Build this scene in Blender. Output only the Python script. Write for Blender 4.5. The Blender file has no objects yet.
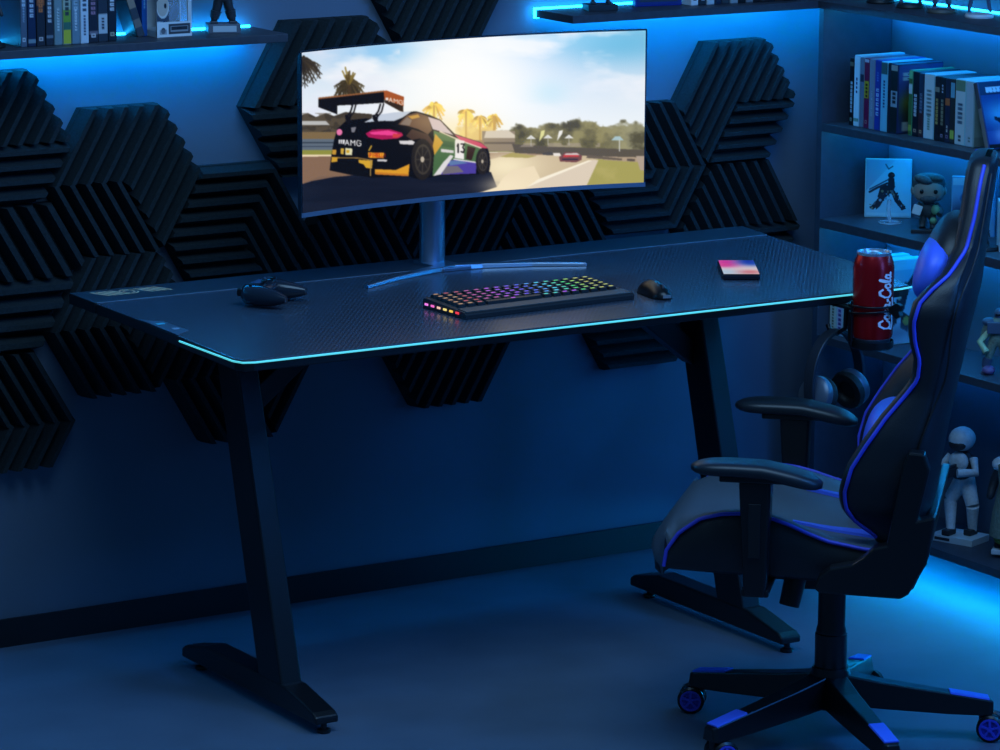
import bpy, bmesh, math, random
import numpy as np
from mathutils import Vector, Matrix, Euler
rnd = random.Random(7)
SC = bpy.context.scene
COL = SC.collection
PI = math.pi

# ------------------------------------------------------------------ helpers
def lin(c):
    return tuple((x/12.92 if x <= .04045 else ((x+.055)/1.055)**2.4) for x in [v/255 for v in c])

MATS = {}
def mat(name, rgb, rough=.5, metal=0., emit=0., spec=.5, noise=0., nscale=40., bump=0., bscale=200., alpha=1., trans=0., coat=0.):
    """procedural principled material; rgb is sRGB 0-255"""
    if name in MATS: return MATS[name]
    m = bpy.data.materials.new(name); m.use_nodes = True
    nt = m.node_tree; b = nt.nodes['Principled BSDF']
    c = lin(rgb)
    b.inputs['Base Color'].default_value = (*c, 1)
    b.inputs['Roughness'].default_value = rough
    b.inputs['Metallic'].default_value = metal
    b.inputs['Specular IOR Level'].default_value = spec
    b.inputs['Coat Weight'].default_value = coat
    b.inputs['Transmission Weight'].default_value = trans
    b.inputs['Alpha'].default_value = alpha
    if emit:
        b.inputs['Emission Color'].default_value = (*c, 1)
        b.inputs['Emission Strength'].default_value = emit
    tc = nt.nodes.new('ShaderNodeTexCoord')
    if noise:
        n = nt.nodes.new('ShaderNodeTexNoise'); n.inputs['Scale'].default_value = nscale; n.inputs['Detail'].default_value = 4
        nt.links.new(tc.outputs['Object'], n.inputs['Vector'])
        r = nt.nodes.new('ShaderNodeValToRGB')
        r.color_ramp.elements[0].position = .3; r.color_ramp.elements[1].position = .7
        r.color_ramp.elements[0].color = (*[v*(1-noise) for v in c], 1)
        r.color_ramp.elements[1].color = (*[min(1, v*(1+noise)) for v in c], 1)
        nt.links.new(n.outputs['Fac'], r.inputs['Fac']); nt.links.new(r.outputs['Color'], b.inputs['Base Color'])
    if bump:
        n = nt.nodes.new('ShaderNodeTexNoise'); n.inputs['Scale'].default_value = bscale; n.inputs['Detail'].default_value = 3
        nt.links.new(tc.outputs['Object'], n.inputs['Vector'])
        bp = nt.nodes.new('ShaderNodeBump'); bp.inputs['Strength'].default_value = bump; bp.inputs['Distance'].default_value = .002
        nt.links.new(n.outputs['Fac'], bp.inputs['Height']); nt.links.new(bp.outputs['Normal'], b.inputs['Normal'])
    MATS[name] = m
    return m

def vmat(name, rough=.4, emit=0., spec=.4):
    """material whose colour is the printed picture stored on the mesh"""
    if name in MATS: return MATS[name]
    m = bpy.data.materials.new(name); m.use_nodes = True
    nt = m.node_tree; b = nt.nodes['Principled BSDF']
    a = nt.nodes.new('ShaderNodeAttribute'); a.attribute_name = 'print'
    b.inputs['Roughness'].default_value = rough; b.inputs['Specular IOR Level'].default_value = spec
    if emit:
        b.inputs['Base Color'].default_value = (.004, .004, .005, 1)
        nt.links.new(a.outputs['Color'], b.inputs['Emission Color']); b.inputs['Emission Strength'].default_value = emit
    else:
        nt.links.new(a.outputs['Color'], b.inputs['Base Color'])
    MATS[name] = m
    return m

class MB:
    def __init__(s): s.v = []; s.f = []; s.m = []
    def add(s, vs, fs, m=0):
        o = len(s.v); s.v += [tuple(v) for v in vs]; s.f += [tuple(i+o for i in f) for f in fs]; s.m += [m]*len(fs); return s
    def box(s, c, d, m=0, rot=None):
        c = Vector(c); h = Vector(d)/2
        vs = [Vector((sx*h.x, sy*h.y, sz*h.z)) for sz in (-1, 1) for sy in (-1, 1) for sx in (-1, 1)]
        if rot is not None: vs = [rot @ v for v in vs]
        return s.add([v+c for v in vs], [(0, 2, 3, 1), (4, 5, 7, 6), (0, 1, 5, 4), (2, 6, 7, 3), (0, 4, 6, 2), (1, 3, 7, 5)], m)
    def prism(s, pts, axis, a, b, m=0):
        """2-D polygon swept along an axis from a to b; pts are the two other coordinates in x,y,z order"""
        n = len(pts); vs = []
        for t in (a, b):
            for p, q in pts:
                vs.append({'x': (t, p, q), 'y': (p, t, q), 'z': (p, q, t)}[axis])
        fs = [tuple(range(n))[::-1], tuple(range(n, 2*n))] + [(i, (i+1) % n, n+(i+1) % n, n+i) for i in range(n)]
        return s.add(vs, fs, m)
    def loft(s, rings, m=0, caps=True, closed=True):
        n = len(rings[0]); vs = [p for r in rings for p in r]; fs = []
        for k in range(len(rings)-1):
            for i in range(n if closed else n-1):
                j = (i+1) % n
                fs.append((k*n+i, k*n+j, (k+1)*n+j, (k+1)*n+i))
        if caps and closed:
            fs.append(tuple(range(n))[::-1]); fs.append(tuple((len(rings)-1)*n+i for i in range(n)))
        return s.add(vs, fs, m)
    def cone(s, p0, p1, r0, r1=None, n=20, m=0, caps=True):
        r1 = r0 if r1 is None else r1
        p0 = Vector(p0); p1 = Vector(p1); d = (p1-p0).normalized()
        u = d.orthogonal().normalized(); w = d.cross(u)
        rings = [[p+r*(math.cos(2*PI*i/n)*u+math.sin(2*PI*i/n)*w) for i in range(n)] for p, r in ((p0, r0), (p1, r1))]
        return s.loft(rings, m, caps)
    def tube(s, path, r, n=10, m=0, closed=False, flat=None):
        P = [Vector(p) for p in path]; N = len(P); rings = []; u = None
        for i, p in enumerate(P):
            t = ((P[(i+1) % N]-P[i-1]) if closed else (P[min(i+1, N-1)]-P[max(i-1, 0)])).normalized()
            u = t.orthogonal() if u is None else (u-u.dot(t)*t)
            u.normalize(); w = t.cross(u)
            rr = r[i] if isinstance(r, (list, tuple)) else r
            rings.append([p+rr*(math.cos(2*PI*k/n)*u+math.sin(2*PI*k/n)*w) for k in range(n)])
        if closed:
            rings.append(rings[0]); return s.loft(rings, m, False)
        return s.loft(rings, m, True)
    def lathe(s, prof, o=(0, 0, 0), n=32, m=0, rot=None):
        o = Vector(o); rings = []
        for r, z in prof:
            ring = [Vector((r*math.cos(2*PI*i/n), r*math.sin(2*PI*i/n), z)) for i in range(n)]
            if rot is not None: ring = [rot @ v for v in ring]
            rings.append([v+o for v in ring])
        return s.loft(rings, m, True)
    def ell(s, c, r, n=16, m=0, rot=None, power=1.):
        rings = []; k = max(6, n//2)
        sg = lambda x: math.copysign(abs(x)**power, x)
        for j in range(1, k):
            a = -PI/2+PI*j/k; ring = []
            for i in range(n):
                t = 2*PI*i/n
                v = Vector((r[0]*sg(math.cos(a))*sg(math.cos(t)), r[1]*sg(math.cos(a))*sg(math.sin(t)), r[2]*sg(math.sin(a))))
                if rot is not None: v = rot @ v
                ring.append(v+Vector(c))
            rings.append(ring)
        return s.loft(rings, m, True)
    def build(s, name, mats, parent=None, smooth=None, bevel=0., bseg=2, sub=0):
        me = bpy.data.meshes.new(name); me.from_pydata(s.v, [], s.f)
        if not isinstance(mats, (list, tuple)): mats = [mats]
        for mm in mats: me.materials.append(mm)
        me.polygons.foreach_set('material_index', s.m)
        bm = bmesh.new(); bm.from_mesh(me); bmesh.ops.recalc_face_normals(bm, faces=bm.faces); bm.to_mesh(me); bm.free()
        if smooth is not None:
            me.polygons.foreach_set('use_smooth', [True]*len(me.polygons)); me.set_sharp_from_angle(angle=math.radians(smooth))
        me.update()
        o = bpy.data.objects.new(name, me); COL.objects.link(o)
        if parent is not None: o.parent = parent
        if bevel:
            b = o.modifiers.new('edge', 'BEVEL'); b.width = bevel; b.segments = bseg; b.limit_method = 'ANGLE'; b.angle_limit = math.radians(35)
        if sub:
            q = o.modifiers.new('smooth', 'SUBSURF'); q.levels = sub; q.render_levels = sub
        return o

def tag(o, label, cat, group=None):
    o['label'] = label; o['category'] = cat
    if group: o['group'] = group
    return o
def thing(name, label, cat, loc=(0, 0, 0), rotz=0., group=None):
    o = bpy.data.objects.new(name, None); o.empty_display_size = .05; COL.objects.link(o)
    o.location = loc; o.rotation_euler = (0, 0, rotz)
    return tag(o, label, cat, group)
def struct(o): o['kind'] = 'structure'; return o

# tiny rasteriser for printed / displayed pictures ---------------------------------
class Pic:
    def __init__(s, x0, y0, x1, y1, k, bg=(0, 0, 0)):
        s.x0, s.y0, s.k = x0, y0, k
        s.w, s.h = int((x1-x0)*k), int((y1-y0)*k)
        s.a = np.zeros((s.h, s.w, 3)); s.a[:] = bg
        s.X, s.Y = np.meshgrid(x0+(np.arange(s.w)+.5)/k, y0+(np.arange(s.h)+.5)/k)
    def put(s, mask, c, al=1., win=None):
        a = s.a if win is None else s.a[win]
        mm = (mask*al)[..., None]; a[:] = a*(1-mm)+np.asarray(c, float)*mm
    def win(s, x0, y0, x1, y1):
        f = lambda v, o, n: int(min(max((v-o)*s.k, 0), n))
        return (slice(f(y0, s.y0, s.h), f(y1, s.y0, s.h)+1), slice(f(x0, s.x0, s.w), f(x1, s.x0, s.w)+1))
    def poly(s, pts, c, al=1.):
        n = len(pts); W_ = s.win(min(p[0] for p in pts)-1, min(p[1] for p in pts)-1, max(p[0] for p in pts)+1, max(p[1] for p in pts)+1)
        X, Y = s.X[W_], s.Y[W_]; m = np.zeros(X.shape, bool)
        for i in range(n):
            (xa, ya), (xb, yb) = pts[i], pts[(i+1) % n]
            if ya == yb: continue
            cr = ((ya > Y) != (yb > Y)) & (X < (xb-xa)*(Y-ya)/(yb-ya)+xa)
            m ^= cr
        s.put(m.astype(float), c, al, W_)
    def rect(s, x0, y0, x1, y1, c, al=1.): s.put(((s.X >= x0) & (s.X < x1) & (s.Y >= y0) & (s.Y < y1)).astype(float), c, al)
    def ell(s, cx, cy, rx, ry, c, al=1., soft=0.):
        d = np.sqrt(((s.X-cx)/rx)**2+((s.Y-cy)/ry)**2)
        s.put((d < 1).astype(float) if not soft else np.clip((1+soft-d)/(2*soft), 0, 1), c, al)
    def glow(s, cx, cy, rx, ry, c, al=1.):
        s.put(np.exp(-(((s.X-cx)/rx)**2+((s.Y-cy)/ry)**2)), c, al)
    def line(s, pts, w, c, al=1.):
        for (xa, ya), (xb, yb) in zip(pts[:-1], pts[1:]):
            dx, dy = xb-xa, yb-ya; L2 = dx*dx+dy*dy+1e-9
            W_ = s.win(min(xa, xb)-w, min(ya, yb)-w, max(xa, xb)+w, max(ya, yb)+w); X, Y = s.X[W_], s.Y[W_]
            t = np.clip(((X-xa)*dx+(Y-ya)*dy)/L2, 0, 1)
            s.put((np.hypot(X-xa-t*dx, Y-ya-t*dy) < w/2).astype(float), c, al, W_)
    def text(s, txt, x, y, h, c, sx=1., slope=0., al=1., rot=False):
        """stroke lettering; rot=True runs bottom to top"""
        F = GLYPH; cx = 0.; w = h*.6*sx
        for ch in txt:
            for st in F.get(ch, []):
                P = []
                for gx, gy in st:
                    ux, uy = cx+gx/2*w, (1-gy/4)*h
                    P.append((x+uy, y-ux) if rot else (x+ux, y+uy+slope*ux))
                s.line(P, h*.17, c, al)
            cx += w*1.45
    def blur(s, n=1):
        for _ in range(n):
            p = np.pad(s.a, ((1, 1), (1, 1), (0, 0)), 'edge')
            s.a = (p[1:-1, 1:-1]*4+(p[:-2, 1:-1]+p[2:, 1:-1]+p[1:-1, :-2]+p[1:-1, 2:])*2+p[:-2, :-2]+p[2:, 2:]+p[:-2, 2:]+p[2:, :-2])/16
    def noise(s, seed, sx, sy, octv=4):
        r = np.random.RandomState(seed); out = np.zeros((s.h, s.w)); amp = 1.; tot = 0
        for o in range(octv):
            g = r.rand(64, 64); fx = (s.X/sx*2**o) % 63; fy = (s.Y/sy*2**o) % 63
            i, j = fx.astype(int), fy.astype(int); u, v = fx-i, fy-j; u = u*u*(3-2*u); v = v*v*(3-2*v)
            out += amp*((g[j, i]*(1-u)+g[j, i+1]*u)*(1-v)+(g[j+1, i]*(1-u)+g[j+1, i+1]*u)*v); tot += amp; amp *= .5
        return out/tot
    def sample(s, x, y):
        fx = np.clip((np.asarray(x)-s.x0)*s.k-.5, 0, s.w-1.001); fy = np.clip((np.asarray(y)-s.y0)*s.k-.5, 0, s.h-1.001)
        i, j = fx.astype(int), fy.astype(int); u, v = (fx-i)[:, None], (fy-j)[:, None]
        i1, j1 = np.minimum(i+1, s.w-1), np.minimum(j+1, s.h-1)
        return (s.a[j, i]*(1-u)+s.a[j, i1]*u)*(1-v)+(s.a[j1, i]*(1-u)+s.a[j1, i1]*u)*v
GLYPH = {'A': [[(0, 0), (1, 4), (2, 0)], [(.4, 1.5), (1.6, 1.5)]], 'M': [[(0, 0), (0, 4), (1, 2), (2, 4), (2, 0)]],
 'G': [[(2, 3.4), (1.4, 4), (.4, 4), (0, 3), (0, 1), (.5, 0), (1.6, 0), (2, .7), (2, 2), (1.2, 2)]],
 'P': [[(0, 0), (0, 4), (1.6, 4), (2, 3.2), (1.6, 2), (0, 2)]], 'I': [[(1, 0), (1, 4)]],
 'R': [[(0, 0), (0, 4), (1.6, 4), (2, 3.2), (1.6, 2), (0, 2)], [(1, 2), (2, 0)]],
 'E': [[(2, 4), (0, 4), (0, 0), (2, 0)], [(0, 2), (1.6, 2)]], 'L': [[(0, 4), (0, 0), (2, 0)]],
 '1': [[(.4, 3), (1, 4), (1, 0)]], '3': [[(0, 4), (2, 4), (1, 2.4), (2, 1.3), (1.3, 0), (0, .4)]],
 'N': [[(0, 0), (0, 4), (2, 0), (2, 4)], ], 'O': [[(0, 1), (0, 3), (1, 4), (2, 3), (2, 1), (1, 0), (0, 1)]],
 'V': [[(0, 4), (1, 0), (2, 4)]], 'K': [[(0, 0), (0, 4)], [(2, 4), (0, 2), (2, 0)]], 'S': [[(2, 3.5), (1, 4), (0, 3), (2, 1), (1, 0), (0, .5)]],
 'T': [[(0, 4), (2, 4)], [(1, 4), (1, 0)]], 'D': [[(0, 0), (0, 4), (1.3, 4), (2, 2.6), (2, 1.4), (1.3, 0), (0, 0)]], '-': [[(.3, 2), (1.7, 2)]]}

def lin_arr(a):
    a = np.clip(np.asarray(a)/255, 0, 1)
    return np.where(a <= .04045, a/12.92, ((a+.055)/1.055)**2.4)

def print_grid(name, posfn, nu, nv, colfn, m, parent=None, smooth=True):
    """a gridded sheet carrying a picture: posfn(u,v)->xyz arrays, colfn(u,v)->sRGB array; v runs downwards"""
    U, V = np.meshgrid(np.linspace(0, 1, nu+1), np.linspace(0, 1, nv+1)); U, V = U.ravel(), V.ravel()
    co = np.stack(posfn(U, V), 1)
    i = np.arange(nu)[None, :]+np.arange(nv)[:, None]*(nu+1); i = i.ravel()
    fs = np.stack([i, i+nu+1, i+nu+2, i+1], 1)
    me = bpy.data.meshes.new(name)
    me.vertices.add(len(co)); me.vertices.foreach_set('co', co.ravel())
    me.loops.add(fs.size); me.loops.foreach_set('vertex_index', fs.ravel().astype(np.int32))
    me.polygons.add(len(fs)); me.polygons.foreach_set('loop_start', np.arange(0, fs.size, 4, dtype=np.int32))
    me.polygons.foreach_set('use_smooth', np.ones(len(fs), bool))
    me.update(calc_edges=True); me.validate()
    at = me.color_attributes.new('print', 'FLOAT_COLOR', 'POINT')
    c = np.ones((len(co), 4)); c[:, :3] = lin_arr(colfn(U, V)); at.data.foreach_set('color', c.ravel())
    me.materials.append(m)
    o = bpy.data.objects.new(name, me); COL.objects.link(o)
    if parent is not None: o.parent = parent
    return o

# ------------------------------------------------------------------ camera
CAMP = Vector((-2.41041519, -6.7386189, 2.07691264)); YAW, PITCH, ROLL, FPX = .558209583, .203065491, .00546417297, 3696.96549
fwd = Vector((math.sin(YAW)*math.cos(PITCH), math.cos(YAW)*math.cos(PITCH), -math.sin(PITCH)))
rt = Vector((math.cos(YAW), -math.sin(YAW), 0)); up = rt.cross(fwd)
c_, s_ = math.cos(ROLL), math.sin(ROLL)
rt, up = c_*rt+s_*up, -s_*rt+c_*up
cd = bpy.data.cameras.new('camera'); cam = bpy.data.objects.new('camera', cd); COL.objects.link(cam)
cam.matrix_world = Matrix((( rt.x, up.x, -fwd.x, CAMP.x), (rt.y, up.y, -fwd.y, CAMP.y), (rt.z, up.z, -fwd.z, CAMP.z), (0, 0, 0, 1)))
cd.sensor_width = 36; cd.lens = FPX/1000*36; cd.clip_start = .1; cd.clip_end = 60
SC.camera = cam
SC.view_settings.view_transform = 'Standard'; SC.view_settings.look = 'None'; SC.view_settings.gamma = 1; SC.view_settings.exposure = 0
SC.view_settings.use_curve_mapping = False
SC.cycles.max_bounces = 8

# ------------------------------------------------------------------ materials
M_wall = mat('wall_paint', (98, 114, 134), .75, noise=.08, nscale=3, bump=.15, bscale=300)
M_floor = mat('floor_vinyl', (92, 106, 124), .55, noise=.1, nscale=6, bump=.05, bscale=400)
M_base = mat('baseboard_paint', (16, 20, 26), .5)
M_shelf = mat('shelf_laminate', (58, 62, 72), .5, noise=.15, nscale=60)
M_foam = mat('acoustic_foam', (39, 47, 51), .9, spec=.2, noise=.25, nscale=220, bump=.35, bscale=900)
M_blk = mat('black_powder_coat', (17, 20, 24), .38, bump=.08, bscale=900)
M_blks = mat('black_satin_plastic', (15, 17, 20), .32)
M_seat_lit = mat('seat_leather_lit', (84, 97, 110), .42, bump=.25, bscale=500)  # paler copy of the black leather: light on the seat top put into colour
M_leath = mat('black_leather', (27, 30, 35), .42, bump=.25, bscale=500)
M_side = mat('black_vinyl', (13, 15, 19), .5, bump=.2, bscale=600)
M_blue = mat('blue_leather', (76, 110, 242), .42, bump=.15, bscale=500)
M_pipe = mat('blue_piping', (72, 78, 214), .45)
M_alu = mat('brushed_metal', (150, 165, 185), .3, metal=.9)
M_mon = mat('monitor_shell', (22, 30, 42), .35)
M_led = mat('led_strip_cyan', (26, 172, 255), .5, emit=15.)
M_ledu = mat('led_strip_azure', (4, 158, 255), .5, emit=56.)
M_edge = mat('desk_edge_light', (92, 212, 216), .5, emit=.8)
# ------------------------------------------------------------------ room
S_WALL_R = 2.712
def slab(name, c, d, m): return struct(MB().box(c, d).build(name, m))
slab('floor', (1., -2.1, -.05), (6.4, 6.4, .1), M_floor)
slab('wall_back', (.95, .06, 1.35), (5.1, .12, 2.7), M_wall)
slab('wall_right', (S_WALL_R+.06, -2.6, 1.35), (.12, 5.2, 2.7), M_wall)
o = MB().prism([(0, 0), (0, .052), (-.008, .058), (-.014, .058), (-.016, 0)][::-1], 'x', -1.6, 2.515).build('baseboard_back', M_base); struct(o)

# ------------------------------------------------------------------ acoustic foam panels
def dirn(ch): return {'-': (0., 1.), '/': (-math.sin(PI/3), math.cos(PI/3)), '\\': (math.sin(PI/3), math.cos(PI/3))}[ch]
def clip(poly, n, d, keep):
    out = []; N = len(poly)
    for i in range(N):
        a, b = poly[i], poly[(i+1) % N]
        da = (a[0]*n[0]+a[1]*n[1]-d)*keep; db = (b[0]*n[0]+b[1]*n[1]-d)*keep
        if da >= -1e-9: out.append(a)
        if da*db < -1e-14:
            t = da/(da-db); out.append((a[0]+t*(b[0]-a[0]), a[1]+t*(b[1]-a[1])))
    return out
def foam(x, z, sec, label, s=.1675, cuts=()):
    """hexagonal tile hung flat on the wall; sec gives the rib direction of its six sectors, anticlockwise from the right"""
    mb = MB(); H = .86602540*s; NR = 5; pit = H/NR; base, top = .018, .052
    hx = [(s*.998*math.cos(PI/3*k), s*.998*math.sin(PI/3*k)) for k in range(6)]
    for cx, cz, cd_ in cuts: hx = clip(hx, (cx, cz), cd_, -1)
    mb.prism(hx, 'y', 0, -base)
    fr = ((0, .0), (.30, 1.), (.60, 1.), (.92, .0), (1., 0.))
    for k in range(6):
        a, b = PI/3*k, PI/3*(k+1)
        tri = [(0, 0), (s*math.cos(a), s*math.sin(a)), (s*math.cos(b), s*math.sin(b))]
        n = dirn(sec[k])
        lo = min(p[0]*n[0]+p[1]*n[1] for p in tri); hi = max(p[0]*n[0]+p[1]*n[1] for p in tri)
        for q in range(math.floor(lo/pit-.001), math.ceil(hi/pit+.001)):
            for (f0, h0), (f1, h1) in zip(fr[:3], fr[1:4]):
                d0, d1 = (q+f0)*pit, (q+f1)*pit
                P = clip(clip(tri, n, d0, 1), n, d1, -1)
                for cx, cz, cd_ in cuts:
                    if len(P) > 2: P = clip(P, (cx, cz), cd_, -1)
                if len(P) < 3: continue
                Q = []
                for p in P:
                    if not Q or math.hypot(p[0]-Q[-1][0], p[1]-Q[-1][1]) > 1e-6: Q.append(p)
                if len(Q) > 1 and math.hypot(Q[0][0]-Q[-1][0], Q[0][1]-Q[-1][1]) < 1e-6: Q.pop()
                if len(Q) < 3: continue
                N = len(Q)
                hh = [base+(top-base)*(h0+(h1-h0)*((p[0]*n[0]+p[1]*n[1]-d0)/(d1-d0))) for p in Q]
                vs = [(p[0], -base*.9, p[1]) for p in Q]+[(p[0], -h, p[1]) for p, h in zip(Q, hh)]
                mb.add(vs, [tuple(range(N)), tuple(range(N, 2*N))[::-1]]+[(i, (i+1) % N, N+(i+1) % N, N+i) for i in range(N)])
    o = mb.build('foam_panel', M_foam); o.location = (x, 0, z)
    return tag(o, label, 'acoustic panel', 'hexagonal foam panels on the back wall')
B_ = '\\'
foam(.585, 1.037, '////--', 'dark hexagonal foam panel cut by the photo edge, just under the left wall shelf', .170, [(0, -1, .121)])
S6, C6 = math.sin(PI/3), .5
foam(.593, .764, B_*3+'---', 'dark foam panel at the photo edge, middle of the column below the books', .215, [(0, 1, .148), (0, -1, .147), (S6, C6, (.700-.593)*S6+(.948-.764)*C6-.001), (S6, -C6, (.694-.593)*S6-(.651-.764)*C6-.001)])
foam(.588, .466, B_*3+'///', 'lowest foam panel of the column at the left photo edge', .1705, [(0, -1, .092)])
foam(.873, .948, '///'+B_*2+'/', 'big ribbed foam hexagon left of a bare wall patch, below the left wall shelf', .173)
foam(.862, .651, '///'+B_*2+'/', 'foam hexagon behind the lettered back corner of the desk')
foam(1.134, .525, '///'+B_*2+'/', 'foam hexagon behind the left desk leg, below desk level')
foam(1.137, .815, B_+'----'+B_, 'foam hexagon with chevron ribs directly behind the game controller')
foam(1.350, 1.077, '///--/', 'foam hexagon partly behind the end of the left shelf and the monitor top corner', .2, [(0, -1, .150)])
foam(1.407, .70, B_*6, 'foam hexagon seen under the left part of the monitor, ribs leaning left')
foam(1.622, 1.31, '//////', 'foam hexagon rising behind the monitor to the top photo edge')
foam(1.655, .838, '//////', 'foam hexagon right behind the monitor stand')
foam(1.645, .545, '//////', 'foam hexagon alone in the middle of the wall below the desk edge')
foam(1.905, .695, B_*6, 'foam hexagon under the right half of the monitor, ribs leaning left')
foam(2.147, .877, B_*3+'--/', 'foam hexagon beside the right monitor edge with ribs in three directions')
foam(2.142, .573, '------', 'foam hexagon below the desk with level ribs, near the right desk leg')
foam(2.407, .729, B_*4+'--', 'foam hexagon just above the right back corner of the desk')
foam(2.393, 1.010, '////--', 'topmost foam hexagon between the monitor and the bookcase', .159)

# ------------------------------------------------------------------ wall shelves and bookcase
ZS0, ZS1 = 1.2250, 1.2415
def slabm(x0, x1, y0, y1, z0, z1): return MB().box(((x0+x1)/2, (y0+y1)/2, (z0+z1)/2), (abs(x1-x0), abs(y1-y0), z1-z0))
o = slabm(-.6, 1.181, -.17, -.024, ZS0, ZS1).build('wall_shelf', M_shelf, bevel=.001); tag(o, 'dark grey wall shelf above the foam panels holding books and toys', 'shelf')
o = slabm(-.6, 1.172, -.0235, -.018, ZS0-.003, ZS1+.004).build('led_strip', M_led); tag(o, 'glowing cyan light strip behind the left wall shelf', 'led light', 'led strips')
o = slabm(1.869, 2.517, -.17, -.024, ZS0, ZS1).build('wall_shelf', M_shelf, bevel=.001); tag(o, 'dark grey wall shelf above the right end of the monitor', 'shelf')
o = slabm(1.866, 2.515, -.0235, -.018, ZS0-.002, ZS1+.004).build('led_strip', M_led); tag(o, 'glowing cyan light strip along the back of the shelf above the monitor', 'led light', 'led strips')
bc = thing('bookcase', 'dark blue-grey open bookcase filling the right wall', 'bookcase', (2.519, -.17, 0))
bc_m = mat('bookcase_laminate', (58, 66, 80), .5, noise=.1, nscale=40)
YF = -1.45
def bpart(name, x0, x1, y0, y1, z0, z1, m=bc_m):
    o = slabm(x0-2.519, x1-2.519, y0+.17, y1+.17, z0, z1).build(name, m, bc, bevel=.001); return o
bpart('side_panel', 2.519, S_WALL_R-.002, -.19, -.171, 0, ZS0)
bpart('side_panel', 2.519, S_WALL_R-.002, YF-.018, YF, 0, ZS0)
SH = [(.075, .093), (.4745, .4925), (.7365, .757), (.953, .971)]
for a, b in SH: bpart('shelf_board', 2.519, S_WALL_R-.002, YF, -.19, a, b, M_shelf)
bpart('shelf_board', 2.519, S_WALL_R-.002, YF-.018, -.012, ZS0, ZS1, M_shelf)
M_led2 = mat('led_strip_blue', (4, 148, 255), .5, emit=27)
for x0, x1, t in ((-.58, 1.165, 'left wall shelf'), (1.94, 2.69, 'shelf above the monitor')):
    o = slabm(x0, x1, -.056 if x0 < 0 else -.082, -.046 if x0 < 0 else -.072, ZS0-.007, ZS0-.0005).build('led_strip', M_ledu); tag(o, 'bright blue light strip hidden under the '+t, 'led light', 'led strips')
o = slabm(2.686, 2.690, YF, -.03, ZS1+.0005, ZS1+.005).build('led_strip', M_led); tag(o, 'glowing cyan light strip on top of the bookcase along the wall', 'led light', 'led strips')
M_ledf2 = mat('led_strip_floor', (6, 166, 255), .5, emit=72.)
M_led3 = mat('led_strip_dim', (4, 140, 255), .5, emit=9)
nm = ['in the bottom gap of the bookcase lighting the floor', 'under the second bookcase board from the floor', 'under the bookcase board carrying the white picture case', 'under the bookcase board carrying the long row of books']
for (a, b), t in zip(SH, nm):
    low = a < .1
    x0 = 2.56 if low else 2.685
    o = slabm(x0, x0+.012, YF+.01, -.2, a-.007, a-.001).build('led_strip', M_ledf2 if low else (M_led3 if a < .5 else M_led2)); tag(o, 'blue light strip '+t, 'led light', 'led strips')
o = slabm(2.685, 2.697, YF+.01, -.2, ZS0-.007, ZS0-.001).build('led_strip', M_led2); tag(o, 'blue light strip under the top board of the bookcase', 'led light', 'led strips')

# ------------------------------------------------------------------ desk
def carbon():
    m = mat('carbon_fibre_laminate', (62, 72, 86), .27, spec=.6); nt = m.node_tree; b = nt.nodes['Principled BSDF']
    tc = nt.nodes.new('ShaderNodeTexCoord'); mp = nt.nodes.new('ShaderNodeMapping'); mp.inputs['Rotation'].default_value = (0, 0, math.radians(38))
    w = nt.nodes.new('ShaderNodeTexWave'); w.inputs['Scale'].default_value = 38; w.inputs['Distortion'].default_value = 0
    nt.links.new(tc.outputs['Object'], mp.inputs['Vector']); nt.links.new(mp.outputs['Vector'], w.inputs['Vector'])
    r = nt.nodes.new('ShaderNodeValToRGB'); r.color_ramp.elements[0].color = (*lin((48, 56, 68)), 1); r.color_ramp.elements[1].color = (*lin((72, 84, 99)), 1)
    nt.links.new(w.outputs['Fac'], r.inputs['Fac']); nt.links.new(r.outputs['Color'], b.inputs['Base Color'])
    bp = nt.nodes.new('ShaderNodeBump'); bp.inputs['Strength'].default_value = .08; bp.inputs['Distance'].default_value = .001
    nt.links.new(w.outputs['Fac'], bp.inputs['Height']); nt.links.new(bp.outputs['Normal'], b.inputs['Normal'])
    return m
M_carb = carbon()
DX, DY = 1.45, -.55
desk = thing('gaming_desk', 'black carbon-look gaming desk with glowing cyan front edge and slanted legs', 'desk', (DX, DY, 0))
def dl(p): return [(x-DX, y-DY) for x, y in p]
ys = -.283
front = [(.687, ys), (.684, -.47), (.664, -.905), (.672, -.925), (.69, -.932), (2.165, -.932), (2.195, -.925), (2.225, -.83), (2.266, -.653), (2.283, -.49), (2.311, ys)]
back = [(.689, -.157), (.687, ys+.004), (2.311, ys+.004), (2.331, -.157)]
mb = MB().prism(dl(front), 'z', .7285, .75); mb.m = [1, 0]+[1]*(len(mb.m)-2)
mb.build('tabletop', [M_carb, M_blk], desk, bevel=.0025)
o = mb = MB().prism(dl(back), 'z', .7285, .751); mb.m = [1, 0]+[1]*(len(mb.m)-2)
mb.build('rear_panel', [mat('rear_panel_black', (46, 54, 66), .42, noise=.1, nscale=90), M_blk], desk, bevel=.0015)
MB().box((1.4985-DX, ys+.001-DY, .7508), (1.616, .0022, .0012)).build('inlay_line', mat('inlay_grey', (120, 132, 150), .35), desk)
el = [(.6625, -.69), (.6605, -.906), (.669, -.929), (.69, -.937), (2.165, -.937), (2.198, -.930)]
mb = MB(); mb.tube([(x-DX, y-DY, .7462) for x, y in el], .0020, 8); mb.build('edge_light', M_edge, desk, smooth=60)
mb = MB(); mb.prism(dl([(.683, -.485), (.715, -.52), (.715, -.625), (.676, -.655)]), 'z', .7502, .7515)
cp = mb.build('control_panel', mat('control_panel_grey', (70, 84, 104), .35), desk, bevel=.0005)
mb = MB(); mb.box((.697-DX, -.543-DY, .7518), (.016, .010, .0008), 0); mb.build('indicator_light', mat('indicator_cyan', (40, 150, 190), .4, emit=.35), cp)
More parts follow.
